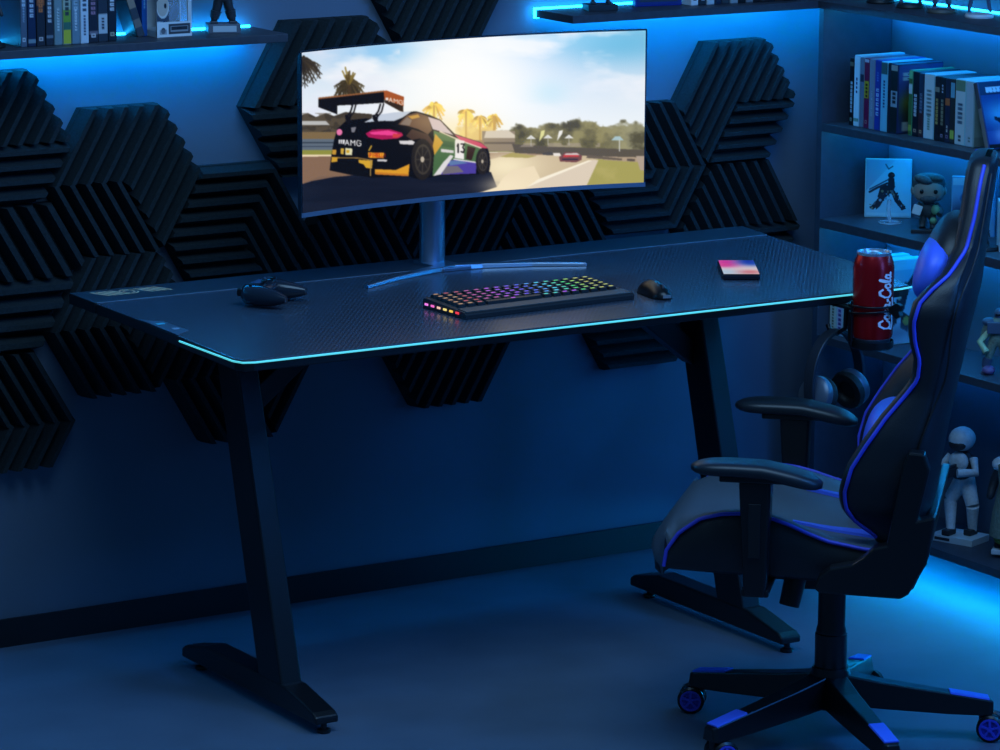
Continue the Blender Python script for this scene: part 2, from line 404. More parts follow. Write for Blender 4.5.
mb = MB(); mb.box((.70-DX, -.60-DY, .7518), (.012, .012, .0008)); mb.build('touch_button', mat('button_grey', (150, 165, 185), .4), cp)
# beige printed logo: two groups of slanted block strokes around a ring emblem
lg = MB(); lx, ly = .722, -.204
for g0 in (0., .095):
    for k in range(4):
        x0 = lx+g0+k*.0135; y0 = ly-.02*(g0/.095)*0
        lg.add([(x0-DX, y0+.024-DY, .7517), (x0+.0078-DX, y0+.024-DY, .7517), (x0+.0278-DX, y0-.024-DY, .7517), (x0+.020-DX, y0-.024-DY, .7517)], [(0, 1, 2, 3)])
for r, a0, a1 in ((.016, 20, 170), (.016, 200, 350), (.009, 60, 250), (.009, 270, 400)):
    n = 10
    for k in range(n):
        t0, t1 = [math.radians(a0+(a1-a0)*q/n) for q in (k, k+1)]
        cx, cy = lx+.076-DX, ly-DY
        lg.add([(cx+rr*math.cos(t), cy+rr*1.25*math.sin(t), .7517) for rr, t in ((r, t0), (r+.0035, t0), (r+.0035, t1), (r, t1))], [(0, 1, 2, 3)])
lg.build('printed_logo', mat('logo_beige', (236, 178, 140), .6), desk)
def leg(x0, sgn):
    c = MB(); x1 = x0+.046
    prof = [(-.463-DY, .7285), (-.547-DY, .7285), (-.738-DY, .062), (-.643-DY, .062)]
    c.prism(prof, 'x', x0-DX, x1-DX); L = c.build('leg', M_blk, desk, bevel=.004)
    f = MB().prism([(y-DY, z) for y, z in [(-.322, .020), (-.322, .038), (-.335, .046), (-.425, .066), (-.75, .066), (-.862, .042), (-.876, .034), (-.876, .020)]], 'x', x0-.002-DX, x1+.002-DX)
    f.build('foot', M_blk, L, bevel=.004)
    for y in (-.362, -.862):
        MB().lathe([(.012, 0), (.014, .003), (.013, .007), (.006, .009), (.006, .022)], (x0+.023-DX, y-DY, 0), 20).build('glide', M_blks, L, smooth=40)
    xa = (x0 if sgn < 0 else x1)-DX
    MB().prism([(xa, .60), (xa, .545), (xa+sgn*.235, .7285), (xa+sgn*.165, .7285)], 'y', -.505-DY, -.545-DY).build('brace', M_blk, L, bevel=.003)
    MB().box(((x0+x1)/2-DX, -.52-DY, .722), (.07, .55, .012)).build('mounting_rail', M_blk, L)
leg(.847, 1); leg(1.932, -1)
MB().box((1.41-DX, -.5-DY, .712), (1.04, .05, .03)).build('crossbeam', M_blk, desk, bevel=.003)

# ------------------------------------------------------------------ monitor
mon = thing('curved_monitor', 'ultrawide curved monitor on the desk showing a racing car under a bright sky', 'monitor', (1.493, -.27, .75))
MX, MY, MZ = 1.493, -.27, .75
RAD = 1.5; HW = .4155; TH = HW/RAD; YE = -.40
ycen = YE+RAD*(1-math.cos(TH))
def arc(t, off): r = RAD-off if False else RAD; return ((RAD+off)*math.sin(t), ycen-RAD+(RAD+off)*math.cos(t))
def mon_shell():
    mb = MB(); rings = []
    for k in range(33):
        t = TH*(k/16-1); e = abs(k/16-1); d = .010+.035*max(0., 1-e**2.2)
        zz = .03*(1-e**2)*0
        pts = []
        for off, z in ((0., .903), (0., 1.2345), (.006, 1.2345), (d, 1.215), (d, .925), (.006, .903)):
            x, y = arc(t, off); pts.append((x, y-MY, z-MZ))
        rings.append(pts)
    mb.loft(rings); return mb.build('housing', M_mon, mon, smooth=30)
mon_shell()
# chin strip below the picture
mb = MB(); rings = []
for k in range(33):
    t = TH*(k/16-1); rings.append([(arc(t, o)[0], arc(t, o)[1]-MY, z-MZ) for o, z in ((0., .9035), (-.0016, .9040), (-.0016, .9125), (0., .9130))])
mb.loft(rings); mb.build('bezel', mat('bezel_slate', (92, 112, 138), .3), mon, smooth=30)
mb = MB()
mb.lathe([(.026, .755), (.026, .93)], (0, 0, -.75), 28)
for i, v in enumerate(mb.v): mb.v[i] = (v[0]*1.12-.010, v[1]*.75+(-.235-MY), v[2])
mb.box((0, -.275-MY, 1.02-MZ), (.10, .08, .12))
mb.build('stand_pole', M_alu, mon, smooth=40, bevel=.002)
mb = MB(); mb.prism([(x-MX, y-MY) for x, y in [(1.454, -.205), (1.514, -.205), (1.514, -.25), (1.524, -.325), (1.456, -.325), (1.454, -.25)]], 'z', .0, .008)
for sgn in (-1, 1):
    pts = [(0, -.300), (.06, -.312), (.16, -.348), (.262, -.402)]
    rings = []
    for q, (dx, y) in enumerate(pts):
        w = .034-.012*q/3; h = .011-.004*q/3
        x = sgn*dx-.003
        rings.append([(x, y-MY-w/2, .0), (x, y-MY+w/2, .0), (x, y-MY+w/2*.8, h), (x, y-MY-w/2*.8, h)])
    mb.loft(rings)
mb.build('stand_base', M_alu, mon, bevel=.0015)
# ------------------------------------------------------------------ picture on the monitor (drawn in its own coordinates: 303..643 across, 28..216 down)
def screen_picture():
    p = Pic(296, 22, 652, 222, 3, (232, 236, 244))
    X, Y = p.X, p.Y
    n1 = p.noise(3, 60, 22, 5); n2 = p.noise(9, 40, 14, 5)
    t = np.clip((Y-30)/110, 0, 1)
    sky = np.stack([190+55*t, 214+34*t, 240+8*t], -1); p.a[:] = sky
    p.glow(395, 52, 42, 14, (95, 178, 236), .95); p.glow(360, 62, 22, 8, (150, 200, 240), .6)
    p.glow(620, 40, 75, 26, (105, 185, 222), .95); p.glow(560, 34, 70, 14, (140, 205, 236), .8); p.glow(545, 92, 22, 14, (176, 222, 242), .8)
    p.put(np.clip((n1-.45)*4, 0, 1)*np.clip((130-Y)/60, 0, 1), (246, 246, 250), .85)
    p.put(np.clip((n2-.52)*5, 0, 1)*(X < 400), (226, 230, 244), .8)
    p.glow(466, 96, 78, 60, (255, 255, 252), 1.); p.glow(462, 70, 60, 46, (255, 255, 252), .9); p.glow(455, 132, 46, 14, (255, 240, 196), .6)
    # palms at left
    r = random.Random(4)
    def palm(cx, cy, R, c, nf=16):
        for k in range(nf):
            a = -PI*.95+PI*1.9*k/(nf-1)-PI/2; L = R*r.uniform(.7, 1.1); pts = []
            for q in range(7):
                s = q/6; pts.append((cx+L*s*math.cos(a), cy+L*s*math.sin(a)*.8+R*.55*s*s))
            mul = r.uniform(.8, 1.35); cc = [min(255, v*mul) for v in c]
            for q in range(6):
                p.line(pts[q:q+2], 3.0*(1-q/7), cc, .9)
                for sd_ in (-1, 1): p.line([pts[q], (pts[q][0]+sd_*R*.16*math.sin(a)+R*.05*math.cos(a), pts[q][1]+R*.22)], 1.0, cc, .8)
    palm(302, 62, 19, (50, 42, 30), 24); palm(349, 84, 16, (62, 52, 30), 26)
    p.line([(349, 86), (350, 100)], 3, (70, 55, 34))
    for k in range(14):
        a = -PI/2+r.uniform(-.5, .5); L = r.uniform(8, 18); p.line([(349, 85), (349+L*math.cos(a), 85+L*math.sin(a))], 1.6, r.choice([(120, 100, 44), (84, 68, 34), (150, 128, 60)]), .9)
    # left background
    p.poly([(296, 117), (308, 113), (316, 117), (326, 113), (334, 116), (345, 112), (372, 114), (372, 142), (296, 142)], (66, 58, 46))
    p.put(((p.noise(5, 6, 4, 3) > .5) & (X < 345) & (Y > 113) & (Y < 136)).astype(float), (96, 84, 66), .6)
    p.poly([(300, 121), (326, 121), (330, 125), (300, 125)], (186, 186, 184)); p.rect(296, 132, 345, 139, (126, 104, 70))
    p.rect(296, 139, 345, 150, (96, 108, 122)); p.rect(296, 142, 345, 143.5, (52, 62, 74)); p.rect(296, 146, 345, 147, (60, 70, 84))
    p.rect(296, 150, 345, 155, (142, 142, 62)); p.rect(296, 154.8, 345, 157.4, (236, 216, 180))
    # track
    p.poly([(296, 157), (520, 152), (652, 152), (652, 222), (296, 222)], (134, 104, 82))
    p.poly([(470, 165), (500, 157), (560, 154), (652, 157), (652, 222), (480, 222)], (206, 186, 152))
    p.glow(505, 166, 34, 16, (252, 238, 200), .85)
    # trees and paddock at right
    nt = p.noise(21, 12, 9, 4)
    top = np.interp(X[0], [486, 500, 514, 528, 540, 552, 565, 576, 588, 600, 612, 622, 634, 652], [136, 130, 128, 124, 122, 121, 126, 119, 116, 120, 123, 121, 122, 124])[None, :]
    dens = np.clip((Y-top-(nt-.5)*16)/3, 0, 1)*(X > 484)*(Y < 152)
    p.put(dens, (112, 106, 70)); p.put(dens*np.clip((nt-.48)*5, 0, 1), (152, 144, 96), .9); p.put(dens*np.clip((X-600)/60, 0, .5), (168, 166, 140))
    p.put(dens*np.clip((.44-nt)*6, 0, 1), (74, 70, 48), .8)
    gtop = np.interp(X[0], [425, 440, 450, 462, 470, 480, 492, 500], [150, 122, 134, 124, 112, 130, 118, 136])[None, :]
    gd = np.clip((Y-gtop-(nt-.5)*22)/4, 0, 1)*(X > 424)*(X < 500)*(Y < 150)
    p.put(gd, (226, 186, 92), .8); p.put(gd*np.clip((nt-.5)*5, 0, 1), (250, 222, 130), .8)
    for cx, cy, R in ((434, 106, 12), (466, 112, 11), (480, 118, 9), (494, 117, 9)): palm(cx, cy, R, (222, 178, 84), 12); p.line([(cx, cy), (cx, 150)], 2, (206, 164, 88))
    p.rect(482, 131, 515, 151, (150, 134, 112)); p.poly([(486, 131), (508, 130), (515, 135), (515, 138), (484, 138)], (216, 204, 184)); p.rect(484, 142, 515, 144, (110, 98, 82)); p.rect(440, 140, 484, 152, (158, 130, 96), .8)
    p.poly([(512, 144), (560, 147), (652, 150), (652, 158), (590, 156), (515, 153)], (92, 84, 70)); p.put(((nt > .5) & (X > 515) & (X < 600) & (Y > 143) & (Y < 147)).astype(float), (170, 156, 140), .6)
    for cx, cy in ((531, 137.5), (548, 137), (569, 137)): p.poly([(cx-5, cy+1.5), (cx, cy-2.5), (cx+5, cy+1.5)], (226, 226, 222)); p.line([(cx, cy), (cx, cy+8)], .8, (190, 186, 176))
    p.poly([(611, 140.5), (615, 136.5), (620, 136.3), (624, 140.5)], (170, 196, 200)); p.line([(619.5, 140), (619.5, 151)], 1.2, (206, 206, 198))
    p.poly([(539, 142), (541, 131), (545, 130), (544, 135)], (226, 222, 150)); p.poly([(557, 141), (559, 131), (563, 130), (562, 134)], (240, 238, 232))
    p.poly([(500, 157), (512, 152.5), (537, 156), (528, 158)], (176, 162, 96))
    p.poly([(596, 159.5), (652, 157), (652, 188), (584, 190)], (168, 160, 88)); p.put(np.clip((nt-.5)*4, 0, 1)*(X > 594)*(Y > 160), (186, 174, 104), .5)
    p.poly([(600, 156.5), (652, 157.5), (652, 163), (604, 160)], (178, 156, 130)); p.poly([(588, 155), (622, 158.5), (622, 160.5), (586, 158)], (106, 94, 80)); p.poly([(627, 158.5), (635, 159), (635, 161.5), (627, 161)], (96, 84, 74)); p.poly([(636, 156), (652, 156), (652, 172), (640, 170)], (178, 160, 142))
    p.poly([(592, 160), (598.5, 160), (586, 187), (518, 192), (500, 194)], (222, 206, 184)); p.poly([(588, 160.5), (592, 160.5), (530, 186), (516, 191.5), (512, 189)], (250, 240, 218))
    # distant cars
    p.poly([(542, 153), (550, 151.6), (553, 153), (553, 155.5), (543, 155)], (80, 76, 72)); p.poly([(553, 153), (560, 153), (561, 156), (554, 156)], (236, 228, 220))
    p.poly([(559, 157), (565, 152.4), (577, 152.2), (582, 156), (581.5, 160), (576, 162.5), (560, 161.5)], (120, 74, 70)); p.poly([(564, 155), (578, 154.5), (579, 156.5), (563, 157)], (206, 60, 60)); p.poly([(566, 153.4), (577, 153), (580, 155), (564, 155)], (210, 200, 196)); p.rect(562, 158.6, 578, 160, (50, 44, 60))
    # big shadow
    p.poly([(296, 186), (312, 181), (334, 177), (356, 175), (470, 174), (491, 172), (497, 187), (484, 193), (455, 200), (652, 205), (652, 222), (296, 222)], (19, 23, 38))
    p.put(((X < 500) & (Y > 176) & (Y > 186-.4*(X-296))).astype(float)*np.clip(p.noise(31, 50, 4, 3)-.3, 0, 1), (44, 48, 66), .5)
    p.poly([(474, 194.5), (497, 187), (503, 178), (512, 170), (534, 166), (540, 178), (520, 192)], (240, 222, 188)); p.glow(506, 186, 22, 10, (250, 234, 200), .6)
    # the car (fifth-of-a-unit drawing grid)
    def q(pts): return [(300+a/5, 60+b/5) for a, b in pts]
    K = (13, 12, 14)
    p.poly(q([(186, 345), (232, 302), (330, 292), (470, 305), (520, 262), (580, 256), (650, 275), (705, 300), (772, 368), (830, 388), (905, 412), (938, 440), (948, 470), (952, 520), (945, 560), (885, 572), (690, 578), (600, 598), (560, 588), (540, 580), (360, 588), (250, 574), (148, 552), (158, 470), (170, 400)]), K)
    p.poly(q([(320, 312), (400, 272), (470, 262), (560, 256), (512, 288), (470, 305), (420, 304)]), (196, 206, 222))
    p.poly(q([(490, 322), (535, 276), (585, 262), (640, 282), (660, 350), (640, 372), (590, 345), (540, 330)]), (96, 70, 54)); p.poly(q([(540, 282), (590, 272), (600, 286), (560, 296)]), (196, 146, 60)); p.poly(q([(500, 322), (535, 285), (560, 300), (548, 328)]), (126, 110, 100))
    p.poly(q([(560, 345), (640, 372), (672, 420), (660, 470), (640, 420), (600, 392), (560, 400), (530, 380)]), (64, 46, 38))
    p.poly(q([(640, 284), (700, 302), (768, 376), (700, 356), (664, 346)]), (206, 190, 206))
    p.poly(q([(668, 352), (772, 386), (905, 424), (892, 505), (700, 562), (662, 580), (672, 450)]), (72, 106, 66)); p.poly(q([(700, 400), (770, 410), (770, 440), (700, 430)]), (54, 86, 54))
    p.poly(q([(676, 368), (716, 412), (672, 476), (664, 430)]), (206, 156, 52))
    p.poly(q([(720, 505), (790, 498), (882, 515), (880, 568), (705, 574)]), (76, 62, 158)); p.poly(q([(716, 530), (790, 530), (820, 560), (712, 572)]), (112, 106, 116)); p.poly(q([(740, 505), (800, 502), (840, 515), (750, 528)]), (92, 120, 170))
    p.poly(q([(752, 474), (768, 480), (704, 572), (666, 580), (716, 512)]), (222, 218, 220))
    p.poly(q([(772, 372), (830, 390), (905, 414), (940, 442), (905, 440), (800, 402)]), (206, 72, 100)); p.line(q([(700, 358), (800, 402), (905, 440)]), 1.2, (232, 214, 196))
    p.poly(q([(776, 396), (822, 404), (820, 497), (774, 490)]), (240, 236, 236)); p.text('13', 456.6, 144, 8.5, (16, 14, 20), .62)
    p.poly(q([(838, 430), (878, 440), (858, 502), (830, 495)]), (48, 30, 22)); p.poly(q([(705, 444), (768, 452), (768, 466), (705, 460)]), (214, 210, 214)); p.line(q([(770, 496), (880, 512)]), 1.3, (226, 222, 226))
    for cx, cy, rx, ry in ((612, 497, 56, 103), (912, 507, 33, 66)):
        p.ell(300+cx/5, 60+cy/5, rx/5, ry/5, (34, 30, 27)); p.ell(300+(cx+3)/5, 60+cy/5, rx*.74/5, ry*.74/5, (62, 56, 48)); p.ell(300+(cx+3)/5, 60+cy/5, rx*.6/5, ry*.62/5, (38, 34, 31))
        for k in range(8):
            a = k*PI/4; p.line([(300+cx/5, 60+cy/5), (300+(cx+rx*.6*math.cos(a))/5, 60+(cy+ry*.6*math.sin(a))/5)], .9, (62, 57, 50))
        p.ell(300+cx/5, 60+cy/5, rx*.17/5, ry*.14/5, (190, 178, 160))
    p.poly(q([(935, 470), (952, 505), (946, 562), (935, 560), (942, 520)]), (22, 20, 22))
    p.poly(q([(328, 368), (362, 348), (450, 346), (510, 364), (516, 378), (490, 392), (410, 398), (342, 386)]), (170, 24, 84)); p.poly(q([(345, 362), (440, 352), (490, 366), (470, 378), (360, 372)]), (238, 66, 146)); p.poly(q([(465, 368), (512, 372), (490, 388), (462, 388)]), (206, 60, 66))
    p.ell(300+197/5, 60+361/5, 2.9, 3.2, (232, 120, 170)); p.poly(q([(255, 338), (282, 334), (272, 362), (258, 362)]), (120, 120, 130))
    p.poly(q([(495, 404), (560, 402), (574, 410), (566, 424), (500, 420)]), (216, 212, 216))
    p.poly(q([(194, 398), (226, 398), (222, 420), (194, 418)]), (222, 222, 226)); p.line(q([(203, 398), (201, 420)]), .5, (20, 18, 22)); p.line(q([(213, 398), (211, 420)]), .5, (20, 18, 22)); p.text('AMG', 345.0, 139.8, 5.2, (236, 236, 240), 1.3, .06)
    p.poly(q([(226, 440), (262, 443), (260, 476), (226, 474)]), (222, 218, 180)); p.rect(346.5, 150, 349.5, 153, (206, 160, 40)); p.poly(q([(204, 442), (220, 442), (218, 472), (204, 470)]), (206, 166, 60)); p.poly(q([(162, 448), (182, 448), (180, 474), (160, 472)]), (196, 146, 50)); p.line(q([(345, 452), (357, 430)]), 1.4, (200, 160, 50))
    p.poly(q([(340, 462), (420, 464), (418, 491), (342, 489)]), (232, 156, 36)); p.text('PIRELLI', 369.6, 153.4, 3.6, (176, 40, 20), .78); p.poly(q([(388, 496), (438, 498), (432, 508), (386, 506)]), (206, 204, 208))
    p.line(q([(160, 488), (290, 490), (362, 502)]), 1.1, (150, 118, 62)); p.poly(q([(160, 484), (188, 488), (186, 508), (156, 512)]), (206, 156, 44)); p.poly(q([(292, 498), (362, 504), (360, 542), (330, 540), (318, 522), (294, 514)]), (212, 164, 46)); p.line(q([(355, 500), (352, 578)]), 1., (170, 140, 80))
    p.poly(q([(374, 546), (480, 550), (548, 520), (542, 581), (376, 572)]), (222, 156, 40)); p.poly(q([(380, 560), (460, 566), (540, 570), (541, 581), (376, 572)]), (196, 120, 34))
    # wing
    p.poly(q([(92, 190), (420, 154), (422, 214), (300, 222), (186, 228), (186, 272), (150, 258), (92, 236)]), (18, 15, 14)); p.poly(q([(92, 188), (420, 152), (420, 160), (92, 196)]), (146, 92, 52))
    p.poly(q([(418, 154), (432, 152), (520, 184), (516, 260), (500, 256), (424, 212)]), (168, 84, 36)); p.poly(q([(424, 198), (516, 230), (516, 260), (500, 256), (424, 214)]), (52, 38, 24)); p.text('AMG', 389, 97.6, 4., (240, 232, 226), 1.45, .24); p.rect(385.6, 97.8, 388.4, 100.4, (236, 226, 220))
    for x0, x1 in ((268, 232), (406, 368)):
        p.line(q([(x0-4, 222), (x0-14, 256), (x1-2, 290), (x1+12, 315)]), 1.7, (22, 20, 20)); p.line(q([(x0+12, 220), (x0+2, 258), (x1+18, 286)]), 1.5, (26, 24, 24)); p.line(q([(x1, 280), (x1+18, 310)]), 3., (18, 16, 18)); p.line(q([(x1+20, 275), (x1+10, 318)]), 2.2, (18, 16, 18))
    p.glow(455, 128, 34, 20, (255, 232, 170), .32); p.glow(424, 120, 20, 10, (255, 214, 150), .2)
    p.blur(3)
    return p
def project(x, y, z):
    d = np.stack([np.asarray(x)-CAMP.x, np.asarray(y)-CAMP.y, np.asarray(z)-CAMP.z], 1)
    w = d @ np.array(fwd); return 500+FPX*(d @ np.array(rt))/w, 375-FPX*(d @ np.array(up))/w
PIC = screen_picture()
def scr_pos(U, V):
    t = (U*2-1)*TH*.9925; r = RAD-.0004
    return r*np.sin(t), ycen-RAD+r*np.cos(t)-MY, (1.2315-V*(1.2315-.9130))-MZ
# the picture is fitted to the screen by its four corners
QX, QY = project(*[np.array(v) for v in zip(*[(s*RAD*math.sin(TH*.9925)+MX, YE, z) for s, z in ((-1, 1.2315), (1, 1.2315), (1, .9115), (-1, .9115))])])
def scr_col(U, V):
    x, y, z = scr_pos(U, V); px, py = project(x+MX, y+MY, z+MZ)
    return PIC.sample(px, py)
print_grid('screen', scr_pos, 560, 250, scr_col, vmat('screen_glow', .25, emit=1.0, spec=.3), mon)

# ------------------------------------------------------------------ things on the desk
ZT = .7502
def hsv(h, s, v):
    import colorsys
    return tuple(int(255*c) for c in colorsys.hsv_to_rgb(h, s, v))
kb = thing('keyboard', 'black keyboard with rainbow lit keys in front of the monitor', 'keyboard', (1.420, -.712, ZT), .045)
ka = math.atan2(-.761+.781, 1.625-1.219); kb.rotation_euler = (0, 0, .045)
KW, KD = .402, .150
mb = MB(); mb.prism([(-KD/2, 0), (-KD/2, .009), (-KD/2+.006, .013), (-KD/2+.034, .015), (KD/2-.005, .021), (KD/2, .018), (KD/2, 0)], 'x', -KW/2, KW/2)
mb.build('keyboard_case', mat('keyboard_case', (34, 37, 42), .45), kb, bevel=.001)
MB().prism([(-KD/2+.004, .0125), (-KD/2+.004, .0145), (-KD/2+.033, .0165), (-KD/2+.033, .0140)], 'x', -KW/2+.004, KW/2-.004).build('wrist_strip', mat('wrist_strip_grey', (70, 76, 80), .5), kb)
M_key = mat('keycap_black', (24, 26, 30), .45)
rows = [('.'*15), ('.'*15), ('.'*15), ('.'*14), ('.'*14), ('s')]
nk = 0
for r in range(6):
    y = KD/2-.013-r*.0175; zk = .0210-(r)*.0010
    ks = []
    if r < 5:
        n = [16, 17, 17, 17, 16][r]; w = (KW-.02)/n
        ks = [(-KW/2+.01+w*(i+.5), w*.86) for i in range(n)]
    else:
        w = (KW-.02)/17
        ks = [(-KW/2+.01+w*(i+.5), w*.86) for i in (0, 1, 2)]+[(-KW/2+.01+w*6, w*5.8)]+[(-KW/2+.01+w*(i+.5), w*.86) for i in (9, 10, 11, 12, 13, 14, 15, 16)]
    for x, w in ks:
        u = (x+KW/2)/KW
        h = np.interp(u, [0, .08, .2, .33, .45, .6, .75, .86, 1.], [.10, .06, -.03, -.12, -.25, -.42, -.62, -.82, -.92]) % 1.
        h = round(h*14)/14 % 1
        br = .55 if not (r == 5 and u > .5) else .9
        hue = (.45 if u < .62 else .82) if (r == 5 and .5 < u < .75) else h
        mk = mat('key_light_%d' % int(hue*100), hsv(hue, .55, .95), .5, emit=.36)
        mb = MB(); d = .0072
        mb.loft([[(x-w/2, y-d, zk-.004), (x+w/2, y-d, zk-.004), (x+w/2, y+d, zk-.003), (x-w/2, y+d, zk-.003)],
                 [(x-w/2+.002, y-d+.002, zk+.005), (x+w/2-.002, y-d+.002, zk+.005), (x+w/2-.002, y+d-.003, zk+.006), (x-w/2+.002, y+d-.003, zk+.006)]], 0)
        lw = min(w*.3, .006)
        mb.box((x, y+.001, zk+.0057), (lw*1.5, .0042, .0008), 1)
        mb.box((x, y-d-.0006, zk-.0035), (w*.9, .0008, .003), 1)
        mb.build('keycap', [M_key, mk], kb); nk += 1
for k in range(6):
    c = [(255, 130, 220), (255, 110, 190), (255, 190, 160), (255, 220, 120), (255, 200, 80), (255, 60, 70)][k]
    MB().box((-KW/2-.0008, KD/2-.014-k*.0215, .009), (.002, .010, .004)).build('side_light', mat('side_light_%d' % k, c, .5, emit=.9), kb)

ms = thing('computer_mouse', 'black computer mouse on the desk right of the keyboard', 'mouse', (1.683, -.762, ZT), math.radians(-10))
ms.scale = (.82, .82, .82)
mb = MB(); rings = []
for k in range(15):
    u = k/14; x = -.072+.144*u
    w = .031*(max(.02, 1-abs(2*u-1)**3.2))**.5*(1-.12*math.sin(PI*u)); h = .040*(math.sin(PI*min(1, .12+.88*(1-u)))**.7)*(.55+.45*(1-u))+.006
    if k in (0, 14): w *= .55; h *= .6
    rings.append([(w*math.cos(a)*(1 if math.sin(a) > -.2 else .92), x*-1, max(0., h*math.sin(a))) for a in [PI*(-.08)+PI*1.16*q/12 for q in range(13)]])
mb.loft(rings); mb.build('mouse_shell', M_blks, ms, smooth=50)
mb = MB(); mb.cone((-.003, -.046, .028), (.003, -.046, .028), .0075, n=16); mb.build('scroll_wheel', mat('scroll_wheel_grey', (60, 64, 70), .5), ms, smooth=40)
MB().box((.0, -.0725, .009), (.02, .003, .007)).build('side_light', mat('mouse_front_grey', (120, 126, 134), .4), ms)

ph = thing('smartphone', 'smartphone lying on the desk with a pink and white picture on its screen', 'phone', (1.977, -.638, ZT), math.atan2(-.697+.536, 1.894-1.992)-PI/2+PI)
mb = MB(); mb.box((0, 0, .006), (.077, .168, .012)); mb.build('phone_body', mat('phone_frame', (30, 34, 46), .25, metal=.4), ph, bevel=.005, bseg=3)
pp = Pic(0, 0, 74, 164, 1, (240, 226, 226)); pp.glow(60, 20, 34, 44, (222, 60, 170), 1.); pp.glow(64, 60, 26, 30, (226, 60, 150), .9); pp.glow(6, 30, 30, 42, (40, 90, 200), 1.); pp.glow(12, 10, 22, 30, (30, 60, 180), 1.); pp.glow(20, 140, 30, 26, (222, 120, 130), .9); pp.glow(66, 140, 26, 40, (180, 214, 240), .8)
print_grid('screen', lambda U, V: (.0365*(1-2*U), .081*(2*V-1)*-1, U*0+.01235), 24, 48, lambda U, V: pp.sample(U*74, V*164), vmat('phone_glow', .2, emit=.75), ph)

gp = thing('game_controller', 'dark glossy game controller lying on the left half of the desk', 'controller', (.972, -.452, ZT), math.radians(38))
gp.scale = (.86, .60, .95)
M_gp = mat('controller_shell', (34, 42, 54), .2)
mb = MB()
def grip(sgn):
    rings = []
    for k in range(17):
        u = k/16; c = Vector((sgn*(.040+.018*u**1.2), .055-.165*u, .026-.004*u)); r = (.009+.0145*math.sin(PI*min(1., .25+u*.78))**.8) if u < .97 else .008
        if k == 0: r *= .6
        rings.append([(c.x+r*1.02*math.cos(2*PI*i/16), c.y, c.z+r*.92*math.sin(2*PI*i/16)) for i in range(16)])
    mb.loft(rings)
grip(-1); grip(1)
mb.ell((0, .012, .029), (.062, .042, .017), 24, power=.7)
mb.build('controller_body', M_gp, gp, smooth=60)
for sgn in (-1, 1):
    mb = MB(); mb.lathe([(.010, .042), (.006, .046), (.005, .051), (.010, .053), (.0105, .056), (.007, .0575), (.001, .056)], (sgn*.024, -.012, -.003), 20); mb.build('thumb_stick', M_blks, gp, smooth=40)
    MB().box((sgn*.042, .056, .030), (.032, .02, .018)).build('trigger', M_blks, gp, bevel=.005, bseg=3)
mb = MB(); mb.box((0, .022, .0455), (.042, .028, .003)); mb.build('touch_pad', mat('touch_pad_blue', (60, 90, 130), .3), gp, bevel=.001)
mb = MB(); mb.box((-.044, .02, .045), (.020, .007, .006)); mb.box((-.044, .02, .045), (.007, .020, .006)); mb.build('direction_pad', M_blks, gp, bevel=.001)
for dx, dy in ((.009, 0), (-.009, 0), (0, .009), (0, -.009)):
    MB().lathe([(.0042, 0), (.0042, .006), (.003, .007)], (.044+dx, .02+dy, .041), 14).build('face_button', mat('face_button_grey', (70, 80, 96), .35), gp, smooth=40)

# ------------------------------------------------------------------ soda can, holder, headphones
CX, CY, CZ = 2.040, -1.008, .663
can = thing('soda_can', 'tall red soda can with white lettering standing in the wire holder', 'can', (CX, CY, CZ))
can.scale = (1, 1, 1.0)
CR = .0405
mb = MB(); mb.lathe([(.031, .0), (.0355, .002), (.0385, .010)], (0, 0, 0), 40, 1); mb.lathe([(.0385, .010), (CR, .016), (CR, .150), (.0385, .163), (.0335, .176)], (0, 0, 0), 40, 0); mb.build('can_body', [mat('can_red', (186, 20, 28), .24, metal=.55), M_alu], can, smooth=40)
mb = MB(); mb.lathe([(.0335, .176), (.0345, .179), (.0345, .182), (.032, .182), (.031, .178), (.001, .178)], (0, 0, 0), 40); mb.build('can_lid', mat('can_lid_metal', (200, 214, 228), .25, metal=.8), can, smooth=40)
mb = MB(); mb.ell((0, -.006, .1795), (.010, .015, .0015), 18); mb.build('pull_tab', mat('can_lid_metal', (200, 214, 228)), can, smooth=60)
# flowing white script running up the can
SCR = [[(8, 7), (6.5, 9.6), (3.5, 9.4), (1.2, 6), (1, 2.8), (3, .6), (6, 1.4), (8, 4)], [(10.5, 5.8), (9, 4.2), (9.4, 1.6), (11, 1), (12.6, 3), (12.2, 5.4), (10.5, 5.8)], [(17, 5), (15.4, 5.9), (14, 4), (14.2, 1.8), (15.8, 1), (17.6, 2.4)],
       [(21.6, 5.2), (19.8, 5.9), (18.6, 3.6), (19, 1.4), (20.4, 1.2), (21.6, 3.4), (21.9, 5.6), (21.4, 2), (22.4, 1), (23.6, 2)], [(24.4, 3.4), (26.6, 3.8)],
       [(35, 7.4), (33.4, 9.8), (30.4, 9.4), (28.2, 6), (28, 2.8), (30, .6), (33, 1.4), (35, 4)], [(37.6, 5.8), (36, 4.2), (36.4, 1.6), (38, 1), (39.6, 3), (39.2, 5.4), (37.6, 5.8)],
       [(41.4, 2), (43.8, 9.6), (42.8, 9.9), (41.4, 6), (41.2, 2), (42.4, 1), (43.4, 2)], [(47.4, 5.2), (45.6, 5.9), (44.4, 3.6), (44.8, 1.4), (46.2, 1.2), (47.4, 3.4), (47.7, 5.6), (47.2, 2), (48.2, 1), (49.4, 2)],
       [(1.2, 2.4), (0, -.6), (4, -2), (12, -1.2), (20, -2.2), (27, -1.4)]]
mb = MB(); az0 = math.atan2(-.79, -.613)+math.radians(44)
def canp(a, b, rr): t = az0-(a)/CR; return (rr*math.cos(t), rr*math.sin(t), b)
